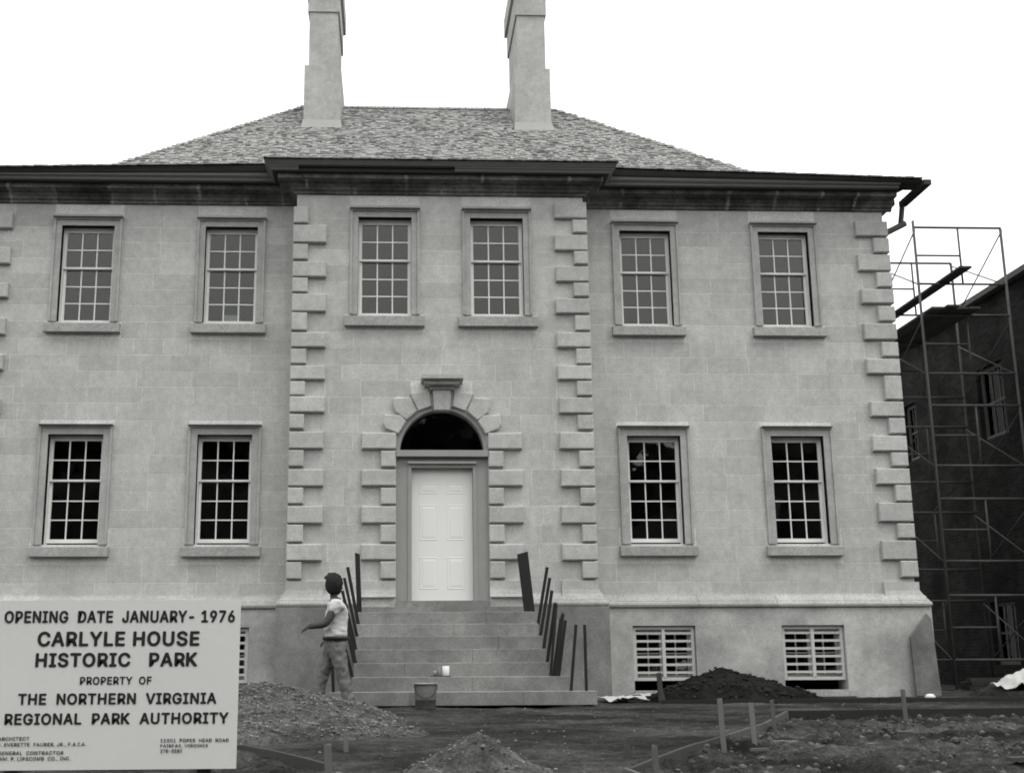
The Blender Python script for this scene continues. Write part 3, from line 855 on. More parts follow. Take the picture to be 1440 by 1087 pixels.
for a, b, c, d in holes:
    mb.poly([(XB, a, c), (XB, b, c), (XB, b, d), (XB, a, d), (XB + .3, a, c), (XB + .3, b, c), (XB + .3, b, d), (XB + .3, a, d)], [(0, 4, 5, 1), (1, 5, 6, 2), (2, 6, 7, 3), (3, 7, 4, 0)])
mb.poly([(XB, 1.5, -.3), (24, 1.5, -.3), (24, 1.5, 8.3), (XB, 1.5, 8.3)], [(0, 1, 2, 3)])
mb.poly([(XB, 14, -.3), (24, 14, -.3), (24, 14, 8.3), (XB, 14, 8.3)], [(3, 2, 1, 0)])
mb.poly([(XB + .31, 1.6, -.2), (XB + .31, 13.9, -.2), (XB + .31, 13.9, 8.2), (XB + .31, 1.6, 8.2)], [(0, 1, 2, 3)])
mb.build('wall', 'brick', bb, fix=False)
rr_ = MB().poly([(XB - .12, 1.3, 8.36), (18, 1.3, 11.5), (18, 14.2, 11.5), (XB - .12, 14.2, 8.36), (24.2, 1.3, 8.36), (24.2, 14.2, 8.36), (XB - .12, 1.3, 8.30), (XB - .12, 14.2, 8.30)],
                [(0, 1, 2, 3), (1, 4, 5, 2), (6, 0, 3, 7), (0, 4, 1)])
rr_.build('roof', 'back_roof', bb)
MB().box(XB - .16, XB + .1, 1.3, 14.2, 8.30, 8.42).build('eave_board', 'far_sash', bb)
for (a, b, c, d), lab in zip(wins, ('upper near', 'upper far', 'lower')):
    w = MB(); x = XB + .10
    w.box(x, x + .06, a, a + .09, c, d); w.box(x, x + .06, b - .09, b, c, d); w.box(x, x + .06, a + .09, b - .09, d - .09, d); w.box(x - .04, x + .06, a + .09, b - .09, c, c + .08)
    ww = w.build('window', 'far_sash', bb); ww['label'] = f'dim old sash window, {lab}'
    s = MB(); x += .02; mz = (c + d) / 2
    s.box(x, x + .04, a + .091, b - .091, mz - .025, mz + .025)
    for k in (1, 2): s.box(x + .002, x + .038, a + .09 + (b - a - .18) * k / 3 - .012, a + .09 + (b - a - .18) * k / 3 + .012, c + .08, d - .09)
    s.build('sash', 'far_sash', ww)
    for k in range(3):
        for z0, z1 in ((c + .08, mz - .026), (mz + .026, d - .09)):
            y0 = a + .09 + (b - a - .18) * k / 3; y1 = a + .09 + (b - a - .18) * (k + 1) / 3
            MB().box(x + .018, x + .022, y0, y1, z0, z1).build('pane', 'far_glass', ww)

# ------------------------------------------------------------------ scaffolding
sc = thing('scaffolding', 'tall steel frame scaffolding beside the dark brick building', 'scaffolding')
XA, XC, XM = 9.76, 11.56, 10.67
tops = [9.255, 7.40, 5.55, 3.70, 1.85]
for Y in (3.0, 5.1):
    for X in (XA, XC):
        MB().tube((X, Y, ground_z(X, Y)), (X, Y, 9.255 + (.14 if X == XA else 0)), .027, n=8).build('upright', 'tube', sc, True)
        MB().box(X - .07, X + .07, Y - .07, Y + .07, ground_z(X, Y) - .02, ground_z(X, Y) + .02).build('base_plate', 'tube', sc)
    for z in tops:
        for zz, r in ((z, .026), (z - 1.2, .024)):
            if zz > .3: MB().tube((XA, Y, zz), (XC, Y, zz), r, n=8).build('transom', 'tube', sc, True)
        if z - 1.2 > .3:
            MB().tube((XM, Y, z), (XM, Y, z - 1.2), .02, n=6).build('stile', 'tube', sc, True)
            MB().tube((XA, Y, z - .6), (XM, Y, z - .6), .02, n=6).build('rung', 'tube', sc, True)
for Y in (3.0,):
    for X in (XA, XC):
        for z in tops:
            zb = max(z - 1.2, .25)
            MB().tube((X + .03, Y, z - .05), (X + .03, Y + 2.1, zb), .014, n=6).build('cross_brace', 'tube', sc, True)
            MB().tube((X - .03, Y, zb), (X - .03, Y + 2.1, z - .05), .014, n=6).build('cross_brace', 'tube', sc, True)
def plank(x, y0, y1, z, label, w=.235, tilt=0.0):
    o = MB().box(-w / 2, w / 2, 0, y1 - y0, 0, .042).build('scaffold_plank', 'plank', None, loc=(x, y0, z))
    o.rotation_euler = (tilt, 0, random.uniform(-.008, .008))
    tag(o, label, 'plank', 'planks lying on the scaffolding')
for i in range(4): plank(9.93 + i * .245, 2.62 + random.uniform(-.12, .12), 5.5 + random.uniform(-.1, .2), 7.428, ['dark scaffold plank of the working platform, nearest the house', 'dark scaffold plank of the platform, second from the house', 'dark scaffold plank of the platform, third from the house', 'dark scaffold plank of the platform, farthest from the house'][i])
plank(10.28, 2.1, 6.2, 8.076, 'single dark scaffold plank jutting out above the platform against the sky')

# ------------------------------------------------------------------ sign
sg = thing('project_sign', 'white painted sign board announcing the opening date of a historic park', 'sign')
YS = -10.85
MB().box(-3.40, -1.768, YS, YS + .02, 0.008, 1.074).build('board', 'sign', sg)
fr = MB(); fr.box(-3.38, -1.79, YS + .021, YS + .06, .10, .19).box(-3.38, -1.79, YS + .021, YS + .06, .85, .94); fr.build('batten', 'pale_wood', sg)
for x in (-3.2, -1.98):
    MB().box(x - .045, x + .045, YS + .061, YS + .15, ground_z(x, YS) - .3, 1.0).build('post', 'wood', sg)
TXT = [('OPENING  DATE  JANUARY- 1976', -3.287, -1.806, 0.929, 1.007, .016), ('CARLYLE HOUSE', -3.064, -2.032, 0.779, 0.874, .020), ('HISTORIC   PARK', -3.069, -2.036, 0.648, 0.738, .020),
       ('PROPERTY  OF', -2.78, -2.327, 0.536, 0.586, .012), ('THE  NORTHERN  VIRGINIA', -3.165, -1.908, 0.412, 0.483, .018), ('REGIONAL  PARK  AUTHORITY', -3.241, -1.827, 0.288, 0.359, .018),
       ('ARCHITECT', -3.277, -3.081, 0.192, 0.214, .006), ('J. EVERETTE  FAUBER, JR., F.A.I.A.', -3.275, -2.721, 0.156, 0.177, .006), ('GENERAL  CONTRACTOR', -3.271, -2.861, 0.104, 0.126, .006),
       ('WM. P. LIPSCOMB  CO., INC.', -3.268, -2.814, 0.069, 0.091, .006), ('11001  POPES  HEAD  ROAD', -2.251, -1.818, 0.175, 0.196, .006), ('FAIRFAX, VIRGINIA', -2.25, -1.948, 0.144, 0.162, .006), ('278-8880', -2.248, -2.113, 0.11, 0.132, .006)]
FONT = None
try:                                            # the plain sans that ships with Blender; its built-in face otherwise
    import os
    FONT = bpy.data.fonts.load(os.path.join(bpy.utils.system_resource('DATAFILES', path='fonts'), 'Inter.woff2'))
except Exception: pass
BOLD = {.016: .044, .020: .048, .012: .036, .018: .046, .006: .014}
def measure(cu):
    t = bpy.data.objects.new('lettering_curve', cu); COL.objects.link(t)
    bpy.context.view_layer.update(); e = t.evaluated_get(bpy.context.evaluated_depsgraph_get()); me = bpy.data.meshes.new_from_object(e)
    bpy.data.objects.remove(t); return me
for s, x0, x1, z0, z1, bold in TXT:
    cu = bpy.data.curves.new('lettering', 'FONT'); cu.body = s.replace('K', 'X'); cu.font = FONT or cu.font; cu.size = 1.0; cu.resolution_u = 4; cu.space_character = 1.09; cu.space_word = .95
    h = z1 - z0
    wgt = BOLD[bold] * h * (1.30 if bold > .01 else 0.9)
    me = measure(cu)
    xs_ = [v.co.x for v in me.vertices]; ys_ = [v.co.y for v in me.vertices]
    # punctuation may hang below the line: capitals set the height
    lo = 0.0; hi = max(v.co.y for v in me.vertices)
    for v in me.vertices:
        fx = (v.co.x - min(xs_)) / (max(xs_) - min(xs_)); fz = (v.co.y - lo) / (hi - lo)
        v.co = (x0 + (x1 - x0) * fx, YS - .0025, z0 + h * fz)
    # thicken the thin face: the outline laid down again a hair to every side, as a sign painter's brush would
    pv = [tuple(v.co) for v in me.vertices]; pf = [tuple(p.vertices) for p in me.polygons]; ink = MB()
    # shrink by the brush width so that the finished letters keep their height
    pv = [(x, y, z0 + wgt * .7 + (z - z0) * (h - 1.4 * wgt) / h) for x, y, z in pv]
    if 'K' in s:                                # the face's own K has crossing outlines: set one of three strokes in its place
        root = list(range(len(pv)))
        def find(i):
            while root[i] != i: i = root[i]
            return i
        for f in pf:
            for i in f[1:]: root[find(i)] = find(f[0])
        isl = {}
        for i in range(len(pv)): isl.setdefault(find(i), []).append(i)
        order = sorted((g_ for g_ in isl.values() if len(g_) > 2), key=lambda g_: sum(pv[i][0] for i in g_) / len(g_))
        k_ = set(order[s.replace(' ', '').index('K')])
        a0, a1 = min(pv[i][0] for i in k_), max(pv[i][0] for i in k_); c0, c1 = min(pv[i][2] for i in k_), max(pv[i][2] for i in k_)
        pf = [f for f in pf if f[0] not in k_]; yk = pv[0][1]
        for q in ([(0.02, 0), (.18, 0), (.18, 1), (.02, 1)], [(.18, .30), (.30, .43), (.92, 1), (.70, 1), (.18, .50)], [(.30, .46), (.72, 0), (.95, 0), (.42, .58)]):
            b0 = len(pv); pv += [(a0 + (a1 - a0) * u, yk, c0 + (c1 - c0) * w) for u, w in q]; pf.append(tuple(range(b0, len(pv))))
    for k in range(9):
        a_ = 2 * math.pi * k / 8; rr = 0 if k == 8 else 1
        ink.poly([(x + wgt * .9 * math.cos(a_) * rr, y - .00025 * k, z + wgt * .7 * math.sin(a_) * rr) for x, y, z in pv], pf)
    ink.build('lettering', 'ink', sg, fix=False)

# ------------------------------------------------------------------ the walking person
def skin_mesh(name, mat, joints, edges_, parent=None, root=0, sub=2, folds=0):
    me = bpy.data.meshes.new(name); me.from_pydata([j[0] for j in joints], edges_, [])
    o = link(name, me, parent); me.materials.append(M[mat])
    md = o.modifiers.new('Skin', 'SKIN'); md.use_smooth_shade = True
    if not me.skin_vertices: me.attributes  # layer made by the modifier below
    import bmesh
    b = bmesh.new(); b.from_mesh(me); lay = b.verts.layers.skin.verify()
    b.verts.ensure_lookup_table()
    for i, v in enumerate(b.verts):
        r = joints[i][1]; v[lay].radius = (r, r) if not isinstance(r, tuple) else r
        v[lay].use_root = (i == root)
    b.to_mesh(me); b.free()
    sb = o.modifiers.new('Sub', 'SUBSURF'); sb.levels = sub + (1 if folds else 0); sb.render_levels = sub + (1 if folds else 0)
    if folds:
        tx = bpy.data.textures.new('folds', 'CLOUDS'); tx.noise_scale = .055; tx.noise_depth = 2
        dm = o.modifiers.new('Folds', 'DISPLACE'); dm.texture = tx; dm.texture_coords = 'GLOBAL'; dm.strength = folds; dm.mid_level = .5
    return o
PX, PY = -1.50, -3.72
def W(x, y, z): return (PX + x, PY + y, z)
J = [(W(0, 0, .93), .10), (W(-.01, 0, 1.10), .10), (W(.0, 0, 1.27), .12), (W(-.005, 0, 1.40), .10), (W(-.03, 0, 1.475), .052), (W(-.045, .01, 1.545), .055),
     (W(.01, -.165, 1.385), .062), (W(-.115, -.225, 1.135), .052), (W(-.295, -.17, 1.115), .041), (W(-.345, -.15, 1.105), .050),      # near arm
     (W(.0, .165, 1.385), .058), (W(.03, .21, 1.14), .042), (W(-.10, .22, .97), .030), (W(-.14, .21, .94), .032),                 # far arm
     (W(.02, -.085, .86), .092), (W(.075, -.09, .50), .060), (W(.185, -.09, .14), .042), (W(.17, -.09, .075), .040), (W(.04, -.10, .06), .034),   # near, trailing leg
     (W(-.03, .085, .86), .092), (W(-.165, .08, .50), .060), (W(-.24, .07, .13), .042), (W(-.24, .07, .07), .040), (W(-.36, .065, .055), .034)]
E_ = [(0, 1), (1, 2), (2, 3), (3, 4), (4, 5), (3, 6), (6, 7), (7, 8), (8, 9), (3, 10), (10, 11), (11, 12), (12, 13), (0, 14), (14, 15), (15, 16), (16, 17), (17, 18), (0, 19), (19, 20), (20, 21), (21, 22), (22, 23)]
# fingers, rooted inside the palms
def fingers(base, pal, dirv, up, side):
    b, d, u, s = Vector(base), Vector(dirv).normalized(), Vector(up).normalized(), Vector(side).normalized()
    for k, L in enumerate((.070, .080, .074, .058)):
        o = b + s * (k - 1.5) * .019
        i0 = len(J); J.append((tuple(o + d * .03), .0095)); J.append((tuple(o + d * (.03 + L * .5) - u * .006), .0085)); J.append((tuple(o + d * (.03 + L * .85) - u * .034), .007))
        E_.extend([(pal, i0), (i0, i0 + 1), (i0 + 1, i0 + 2)])
    i0 = len(J); o = b - s * .034 - d * .02
    J.append((tuple(o), .011)); J.append((tuple(o + d * .035 - s * .012 - u * .012), .0095)); J.append((tuple(o + d * .065 - s * .008 - u * .022), .008))
    E_.extend([(pal, i0), (i0, i0 + 1), (i0 + 1, i0 + 2)])
fingers(J[9][0], 9, (-.9, .1, -.45), (-.4, 0, .9), (.1, .9, .3))
fingers(J[13][0], 13, (-.8, 0, -.5), (-.5, 0, .8), (0, 1, .1))
person = skin_mesh('person', 'skin', J, E_)
tag(person, 'person in white short sleeved shirt and worn trousers striding left past the steps', 'person')
# head: an egg with jaw, nose and ears, turned a little away from the camera
hd = MB(); nu, nv = 20, 14; hc = Vector(W(-.058, .012, 1.645)); fwd = Vector((-.80, .60, 0)); lat = Vector((.60, .80, 0))
for j in range(nv + 1):
    ph = math.pi * j / nv - math.pi / 2
    for i in range(nu):
        th = 2 * math.pi * i / nu
        a, b, c = math.cos(ph) * math.cos(th), math.cos(ph) * math.sin(th), math.sin(ph)
        fa = a * .098; fb = b * .076; fc = c * .118
        if c < 0: fb *= 1 + .28 * c; fa += .012 * -c
        if a > .85 and abs(b) < .35 and -.35 < c < .12: fa += .020 * (1 - abs(b) * 2.5)
        if a > .8 and abs(abs(b) - .4) < .2 and .0 < c < .25: fa -= .006
        hd.v.append(tuple(hc + fwd * fa + lat * fb + Vector((0, 0, fc))))
for j in range(nv):
    for i in range(nu):
        k = (i + 1) % nu; hd.f.append((j * nu + i, j * nu + k, (j + 1) * nu + k, (j + 1) * nu + i))
head = hd.build('head', 'skin', person, True)
for s in (-1, 1):
    MB().lathe([(0, -.03), (.012, -.02), (.016, 0), (.013, .02), (0, .03)], hc + lat * s * .078 - fwd * .005, 8).build('ear', 'skin', head, True)
    MB().lathe([(0, -.009), (.008, -.005), (.011, 0), (.008, .005), (0, .009)], hc + lat * s * .032 + fwd * .083 + Vector((0, 0, .012)), 8).build('eye', 'white_thing', head, True)
MB().bar(hc + lat * -.024 + fwd * .094 + Vector((0, 0, -.062)), hc + lat * .024 + fwd * .094 + Vector((0, 0, -.062)), .012, .012, (0, 0, 1)).build('mouth', 'leather', head)
# hair: full, over ears and nape
hr = MB(); nu, nv = 28, 18
for j in range(nv + 1):
    ph = math.pi * j / nv - math.pi / 2
    for i in range(nu):
        th = 2 * math.pi * i / nu
        a, b, c = math.cos(ph) * math.cos(th), math.cos(ph) * math.sin(th), math.sin(ph)
        d_ = Vector((a, b, c)); nz = noise.fractal(d_ * 3.6, .8, 2, 4) * .022
        k = 1.0
        if a > .25 and c < .35: k = .72                     # open at the face
        if c < -.75: k *= .85
        p = hc - fwd * .014 + Vector((0, 0, .010)) + fwd * a * (.134 + nz) * k + lat * b * (.116 + nz) * (k if a > .25 else 1) + Vector((0, 0, c * (.140 + nz) - (.02 if a < 0 and c < -.3 else 0)))
        hr.v.append(tuple(p))
for j in range(nv):
    for i in range(nu):
        k = (i + 1) % nu; hr.f.append((j * nu + i, j * nu + k, (j + 1) * nu + k, (j + 1) * nu + i))
hr.build('hair', 'hair', person, True)
# shirt and trousers follow the limbs with a little ease
grow = lambda ids, e: [(J[i][0], J[i][1] + e) for i in ids]
S_ = [(W(.003, 0, .945), .150), (W(.005, 0, 1.02), .160), (W(-.005, 0, 1.10), .156), (W(.015, 0, 1.27), .165), (W(-.005, 0, 1.385), .122), (W(-.02, 0, 1.435), .07),
      (W(.012, -.175, 1.375), .082), (W(-.06, -.205, 1.245), .074), (W(.0, .175, 1.375), .08), (W(.022, .20, 1.25), .07)]
skin_mesh('shirt', 'shirt', S_, [(0, 1), (1, 2), (2, 3), (3, 4), (4, 5), (4, 6), (6, 7), (4, 8), (8, 9)], person, folds=.04)
T_ = [(W(.0, 0, .985), .146), (W(.005, 0, .90), .158), (W(.035, -.085, .79), .112), (W(.09, -.09, .50), .082), (W(.175, -.09, .21), .076), (W(.20, -.09, .09), .086),
      (W(-.045, .085, .79), .112), (W(-.17, .08, .50), .082), (W(-.225, .07, .21), .076), (W(-.24, .07, .09), .086)]
skin_mesh('trousers', 'trousers', T_, [(0, 1), (1, 2), (2, 3), (3, 4), (4, 5), (1, 6), (6, 7), (7, 8), (8, 9)], person, folds=.05)
bl = MB(); nn = 24
bl.lathe([(.146, -.022), (.172, -.020), (.172, .020), (.146, .022)], W(.003, 0, .965), nn)
bl.build('belt', 'leather', person, True)
for (x, y, z) in ((.085, -.095, .055), (-.32, .068, .045)):
    s = MB(); c = Vector(W(x, y, z + .005)); nu, nv = 14, 8
    for j in range(nv + 1):
        ph = math.pi * j / nv - math.pi / 2
        for i in range(nu):
            th = 2 * math.pi * i / nu
            px_, py_, pz_ = math.cos(ph) * math.cos(th), math.cos(ph) * math.sin(th), math.sin(ph)
            s.v.append((c.x + px_ * .14, c.y + py_ * .05 * (1.15 if px_ < 0 else .9), c.z + max(pz_, -.55) * (.05 if px_ < .1 else .07)))
    for j in range(nv):
        for i in range(nu):
            k = (i + 1) % nu; s.f.append((j * nu + i, j * nu + k, (j + 1) * nu + k, (j + 1) * nu + i))
    s.build('shoe', 'leather', person, True)

# ------------------------------------------------------------------ heaps
def heap(name, label, cat, cx, cy, rx, ry, h, mat, rough, step=.045, skew=0.0, seed=0, power=1.0, tail=None):
    t = MB(); nx, ny = int(2.3 * rx / step), int(2.3 * ry / step); off = Vector((seed * 3.7, seed * 1.3, seed))
    fn = {}
    for j in range(ny + 1):
        for i in range(nx + 1):
            x = cx + (i / nx - .5) * 2.3 * rx; y = cy + (j / ny - .5) * 2.3 * ry
            v = Vector((x, y, 0))
            wob = noise.fractal(v * 1.1 + off, .9, 2, 3) * .16
            dx, dy = (x - cx - skew * (cy - y)) / rx, (y - cy) / ry
            r = math.sqrt(dx * dx + dy * dy) + wob
            if tail:
                tx, ty, tr, th_ = tail
                r2 = math.sqrt(((x - tx) / tr) ** 2 + ((y - ty) / tr) ** 2) + wob
            z = h * max(0, 1 - r) ** power if power != 'round' else h * max(0, (1 - r * r))
            if tail: z = max(z, th_ * max(0, 1 - r2))
            zz = base_z(x, y) - .10 + z + (.10 if z > 0 else 0) * min(1, z / .05)
            if z > 0: zz += noise.fractal(v * 4 + off, .8, 2, 4) * rough * min(1, z / .08) + noise.fractal(v * 14 + off, .8, 2, 3) * rough * .5
            t.v.append((x, y, zz)); fn[(i, j)] = zz
    for j in range(ny):
        for i in range(nx):
            a = j * (nx + 1) + i; t.f.append((a, a + 1, a + nx + 2, a + nx + 1))
    o = t.build(name, mat, None, True, fix=False); tag(o, label, cat)
    return o, t
ICO = None
def ico():
    global ICO
    if ICO is None:
        import bmesh
        b = bmesh.new(); bmesh.ops.create_icosphere(b, subdivisions=1, radius=1)
        ICO = ([v.co.copy() for v in b.verts], [tuple(v.index for v in f.verts) for f in b.faces]); b.free()
    return ICO
def rocks(mb, pts, smin, smax, rn, flat=.7):
    V, Fc = ico()
    for p in pts:
        s = smin + (smax - smin) * rn.random() ** 3
        a = rn.uniform(0, 6.28); sx, sy, sz = s * rn.uniform(.7, 1.3), s * rn.uniform(.7, 1.3), s * rn.uniform(.5, .9) * flat / .7
        ca, sa = math.cos(a), math.sin(a); k = rn.random() * 50
        vv = []
        for q in V:
            d = 1 + .35 * noise.noise(q * 1.7 + Vector((k, k, 0)))
            x, y = q.x * sx * d, q.y * sy * d
            vv.append((p[0] + x * ca - y * sa, p[1] + x * sa + y * ca, p[2] + q.z * sz * d))
        mb.poly(vv, Fc)
rn = random.Random(44)
def scatter_on(o, t, n, smin, smax, mat, name, cond=None):
    mb = MB(); cand = [v for v in t.v if v[2] > base_z(v[0], v[1]) + .015 and (cond is None or cond(v))]
    pts = []
    for _ in range(n):
        v = rn.choice(cand); pts.append((v[0] + rn.uniform(-.03, .03), v[1] + rn.uniform(-.03, .03), v[2] + .004))
    rocks(mb, pts, smin, smax, rn); c = mb.build(name, mat, o, fix=False); c['kind'] = 'stuff'
gh, gt = heap('gravel_heap', 'broad low heap of grey gravel in front of the steps beside the sign', 'heap', -2.2, -6.0, 1.55, 2.8, .41, 'gravel_bed', .035, seed=1, power=.8, tail=(-1.15, -7.5, .85, .13))
scatter_on(gh, gt, 9000, .004, .021, 'pebble', 'gravel')
dh, dt = heap('earth_heap', 'dark mound of earth piled between the two right basement windows', 'heap', 4.15, -1.45, 1.32, .80, .47, 'dark_soil', .05, seed=2, power=.8, step=.035)
scatter_on(dh, dt, 1600, .006, .035, 'dark_clod', 'clods')
sh_, st_ = heap('sand_heap', 'small sandy soil heap at the bottom edge in front of the steps', 'heap', -.22, -10.95, .68, .62, .35, 'sand', .03, seed=3, power=1.0, step=.03)
scatter_on(sh_, st_, 900, .003, .014, 'pebble', 'grit')

# rubble over the churned plot, and crumbs on the walk
mb = MB(); pts = []
while len(pts) < 3400:
    x = rn.uniform(.9, 9.5); y = rn.uniform(-11.6, -4.4)
    if rubble_amount(x, y) < 1: continue
    if noise.noise(Vector((x, y, 3)) * 1.3) < rn.uniform(-.6, .5): continue
    pts.append((x, y, ground_z(x, y) + .004))
rocks(mb, pts, .004, .042, rn, .9)
tag(mb.build('rubble', 'clod', None, fix=False), 'loose clods and broken rubble over the churned plot at lower right', 'rubble', kind='stuff')
mb = MB(); pts = []
for _ in range(1500):
    x = rn.uniform(-4, 9); y = rn.uniform(-11.3, -2.3)
    pts.append((x, y, ground_z(x, y) + .002))
rocks(mb, pts, .003, .014, rn)
tag(mb.build('pebbles', 'pebble', None, fix=False), 'scattered small stones on the bare soil', 'pebbles', kind='stuff')

# ------------------------------------------------------------------ form boards and stakes
def form_board(pts, label, h=.09, th=.035, mat='board', lift=.02):
    """board on edge following plan points, its top level with the walk"""
    mb = MB(); v = []; P = []
    for a, b in zip(pts, pts[1:]):
        for k in range(6): P.append(Vector(a).lerp(Vector(b), k / 6))
    P.append(Vector(pts[-1])); n = len(P)
    for i, p in enumerate(P):
        d = (P[min(i + 1, n - 1)] - P[max(i - 1, 0)]).normalized(); q = Vector((-d.y, d.x)) * th / 2
        z = base_z(p.x, p.y) + lift + noise.noise(Vector((p.x, p.y, 9))) * .008
        for s, zz in ((-1, z - h - .06), (1, z - h - .06), (1, z), (-1, z)): v.append((p.x + q.x * s, p.y + q.y * s, zz))
    f = [(0, 1, 2, 3), tuple(range(4 * n - 4, 4 * n))[::-1]]
    for i in range(n - 1):
        for k in range(4):
            j = (k + 1) % 4; f.append((i * 4 + k, i * 4 + j, i * 4 + 4 + j, i * 4 + 4 + k))
    o = mb.poly(v, f).build('form_board', mat, None); tag(o, label, 'board', 'form boards edging the walk')
form_board([(13.5, -3.60), (8.6, -4.09)], 'long form board on edge at the far right of the walk', mat='shaded_board')
form_board([(8.58, -4.092), (3.95, -4.55)], 'long form board on edge running right from the bend in the walk', mat='shaded_board')
form_board([(3.95, -4.56), (3.05, -6.55), (2.20, -8.10)], 'curving form board held by the group of stakes at right', mat='wood')
form_board([(2.19, -8.12), (1.5, -9.3), (.88, -10.25)], 'form board between the stakes and the near right corner of the walk')
form_board([(.86, -10.22), (1.02, -10.85)], 'short form board piece at the near right corner', mat='wood')
form_board([(-3.6, -8.1), (-1.96, -8.80), (-1.22, -9.95)], 'form board between the gravel heap and the sign', lift=.015)
form_board([(-1.13, -10.45), (-1.19, -11.3)], 'pale form board end beside the lower left stakes', mat='pale_wood', lift=.045)
form_board([(2.95, -2.32), (6.0, -2.30)], 'form board along the foot of the earth heap', h=.05, lift=.055, mat='shaded_board')
form_board([(6.02, -2.30), (11.5, -2.22)], 'form board along the ground before the right house corner', h=.05, lift=.055, mat='shaded_board')
def stake(base, top, w, label, mat='wood', th=.02):
    b, t = Vector(base), Vector(top); b.z -= .12; w *= .8
    d = (t - b).normalized(); mb = MB(); e = Vector((1, 0, 0)); e = (e - d * e.dot(d)).normalized(); g_ = d.cross(e)
    v = []
    for p, k in ((b, .35), (b + d * .10, 1), (t - d * .01, 1), (t, .93)):
        for i, j in ((-1, -1), (1, -1), (1, 1), (-1, 1)): v.append(p + e * w / 2 * i * k + g_ * th / 2 * j * k + (d * random.uniform(-.006, .006) if p is t else Vector()))
    f = [(3, 2, 1, 0), (12, 13, 14, 15)]
    for r in range(3):
        for i in range(4):
            j = (i + 1) % 4; f.append((r * 4 + i, r * 4 + j, r * 4 + 4 + j, r * 4 + 4 + i))
    tag(mb.poly(v, f).build('wooden_stake', mat, None), label, 'stake', 'wooden stakes holding the boards')
stake((1.97, -8.80, -.05), (1.951, -8.80, .356), .05, 'tall pale stake at the right board, left one of three', 'pale_wood')
stake((2.367, -8.353, -.05), (2.351, -8.353, .303), .052, 'tall pale stake at the right board, middle one of three', 'pale_wood')
stake((3.089, -6.726, -.05), (3.066, -6.726, .271), .045, 'grey stake at the right board, right one of three')
stake((5.111, -5.20, -.05), (5.10, -5.20, .33), .058, 'lone grey stake before the right house corner')
stake((.985, -9.75, -.05), (.973, -9.75, .062), .05, 'short dark stake at the near right corner of the walk', 'board', .035)
stake((.975, -10.70, -.06), (.965, -10.70, .12), .045, 'dark stake in front at the lower right of the walk')
stake((-1.186, -10.55, -.06), (-1.203, -10.55, .132), .058, 'thick pale stake near the sign, left of the pair', 'pale_wood', .045)
stake((-1.13, -9.138, -.05), (-1.14, -9.138, .145), .045, 'slim pale stake near the sign, right of the pair', 'pale_wood')
stake((3.04, -1.95, .03), (3.02, -1.95, .50), .075, 'dark upright post left of the earth heap', 'board', .07)
stake((3.12, -1.98, .03), (3.03, -1.92, .33), .05, 'short dark prop leaning on the post left of the earth heap', 'board', .05)

def scrap(x, y, L, w, th, ang, label, mat='pale_wood', tilt=.03):
    o = MB().box(-L / 2, L / 2, -w / 2, w / 2, 0, th).build('board_scrap', mat, None, loc=(x, y, ground_z(x, y) + .012)); o.rotation_euler = (tilt, random.uniform(-.06, .06), ang)
    tag(o, label, 'board scrap', 'wood scraps on the rubble')
scrap(2.62, -8.40, .27, .05, .03, .25, 'pale board scrap lying at the foot of the middle stake')
scrap(3.3, -8.75, .20, .03, .015, -.25, 'thin pale wood sliver on the rubble', tilt=.1)
scrap(4.05, -9.75, .42, .07, .03, .12, 'dark flat board scrap at the lower right edge', 'board')
scrap(2.2, -9.0, .16, .03, .02, .2, 'small grey wood scrap left on the rubble below the stakes', 'wood')
scrap(4.2, -7.2, .22, .06, .03, .3, 'curved grey wood scrap on the rubble before the boards', 'wood', .1)

# ------------------------------------------------------------------ sheeting, slab, odds and ends
def crumple(name, label, cat, cx, cy, rx, ry, h, mat, seed, zf=None, step=.035, ang=0):
    t = MB(); nx, ny = int(2 * rx / step), int(2 * ry / step); off = Vector((seed * 5.1, seed * 2.2, seed)); ca, sa = math.cos(ang), math.sin(ang); idx = {}
    for j in range(ny + 1):
        for i in range(nx + 1):
            u, w = (i / nx - .5) * 2, (j / ny - .5) * 2
            if math.hypot(u, w) + noise.fractal(Vector((u * 2, w * 2, seed)), .9, 2, 3) * .35 > .95: continue
            x = cx + (u * rx) * ca - (w * ry) * sa; y = cy + (u * rx) * sa + (w * ry) * ca
            v = Vector((x, y, 0)); r = noise.ridged_multi_fractal(v * 3.2 + off, .9, 2.1, 4, 1, 2)
            z = (zf(x, y) if zf else ground_z(x, y)) + .012 + h * (max(0, r - .5) * .38 + .10 * noise.noise(v * 7 + off) + .12)
            idx[(i, j)] = len(t.v); t.v.append((x, y, z))
    for j in range(ny):
        for i in range(nx):
            q = [(i, j), (i + 1, j), (i + 1, j + 1), (i, j + 1)]
            if all(k in idx for k in q): t.f.append(tuple(idx[k] for k in q))
    o = t.build(name, mat, None, True, fix=False)
    md = o.modifiers.new('Thick', 'SOLIDIFY'); md.thickness = .006
    return tag(o, label, cat)
crumple('plastic_sheet', 'crumpled white sheeting at the foot of the bay beside the right end of the steps', 'sheeting', 2.55, -1.75, .42, .40, .13, 'cloth', 4)
crumple('plastic_sheet', 'small crumpled pale rags against the plinth left of the earth heap', 'sheeting', 3.1, -.9, .40, .30, .16, 'cloth', 6)
bank, bt = heap('soil_bank', 'low dark soil bank under the white sheet at the right edge', 'heap', 10.5, .2, 1.9, 1.2, .48, 'soil', .03, seed=5, power=.9, step=.06)
crumple('white_sheet', 'long crumpled white sheet draped over the soil bank at the right edge', 'sheeting', 9.95, -.15, 1.15, .45, .20, 'cloth', 8, zf=lambda x, y: base_z(x, y) + .48 * max(0, 1 - math.hypot((x - 10.5) / 1.9, (y - .2) / 1.2)) ** .9 + .05, ang=.0)
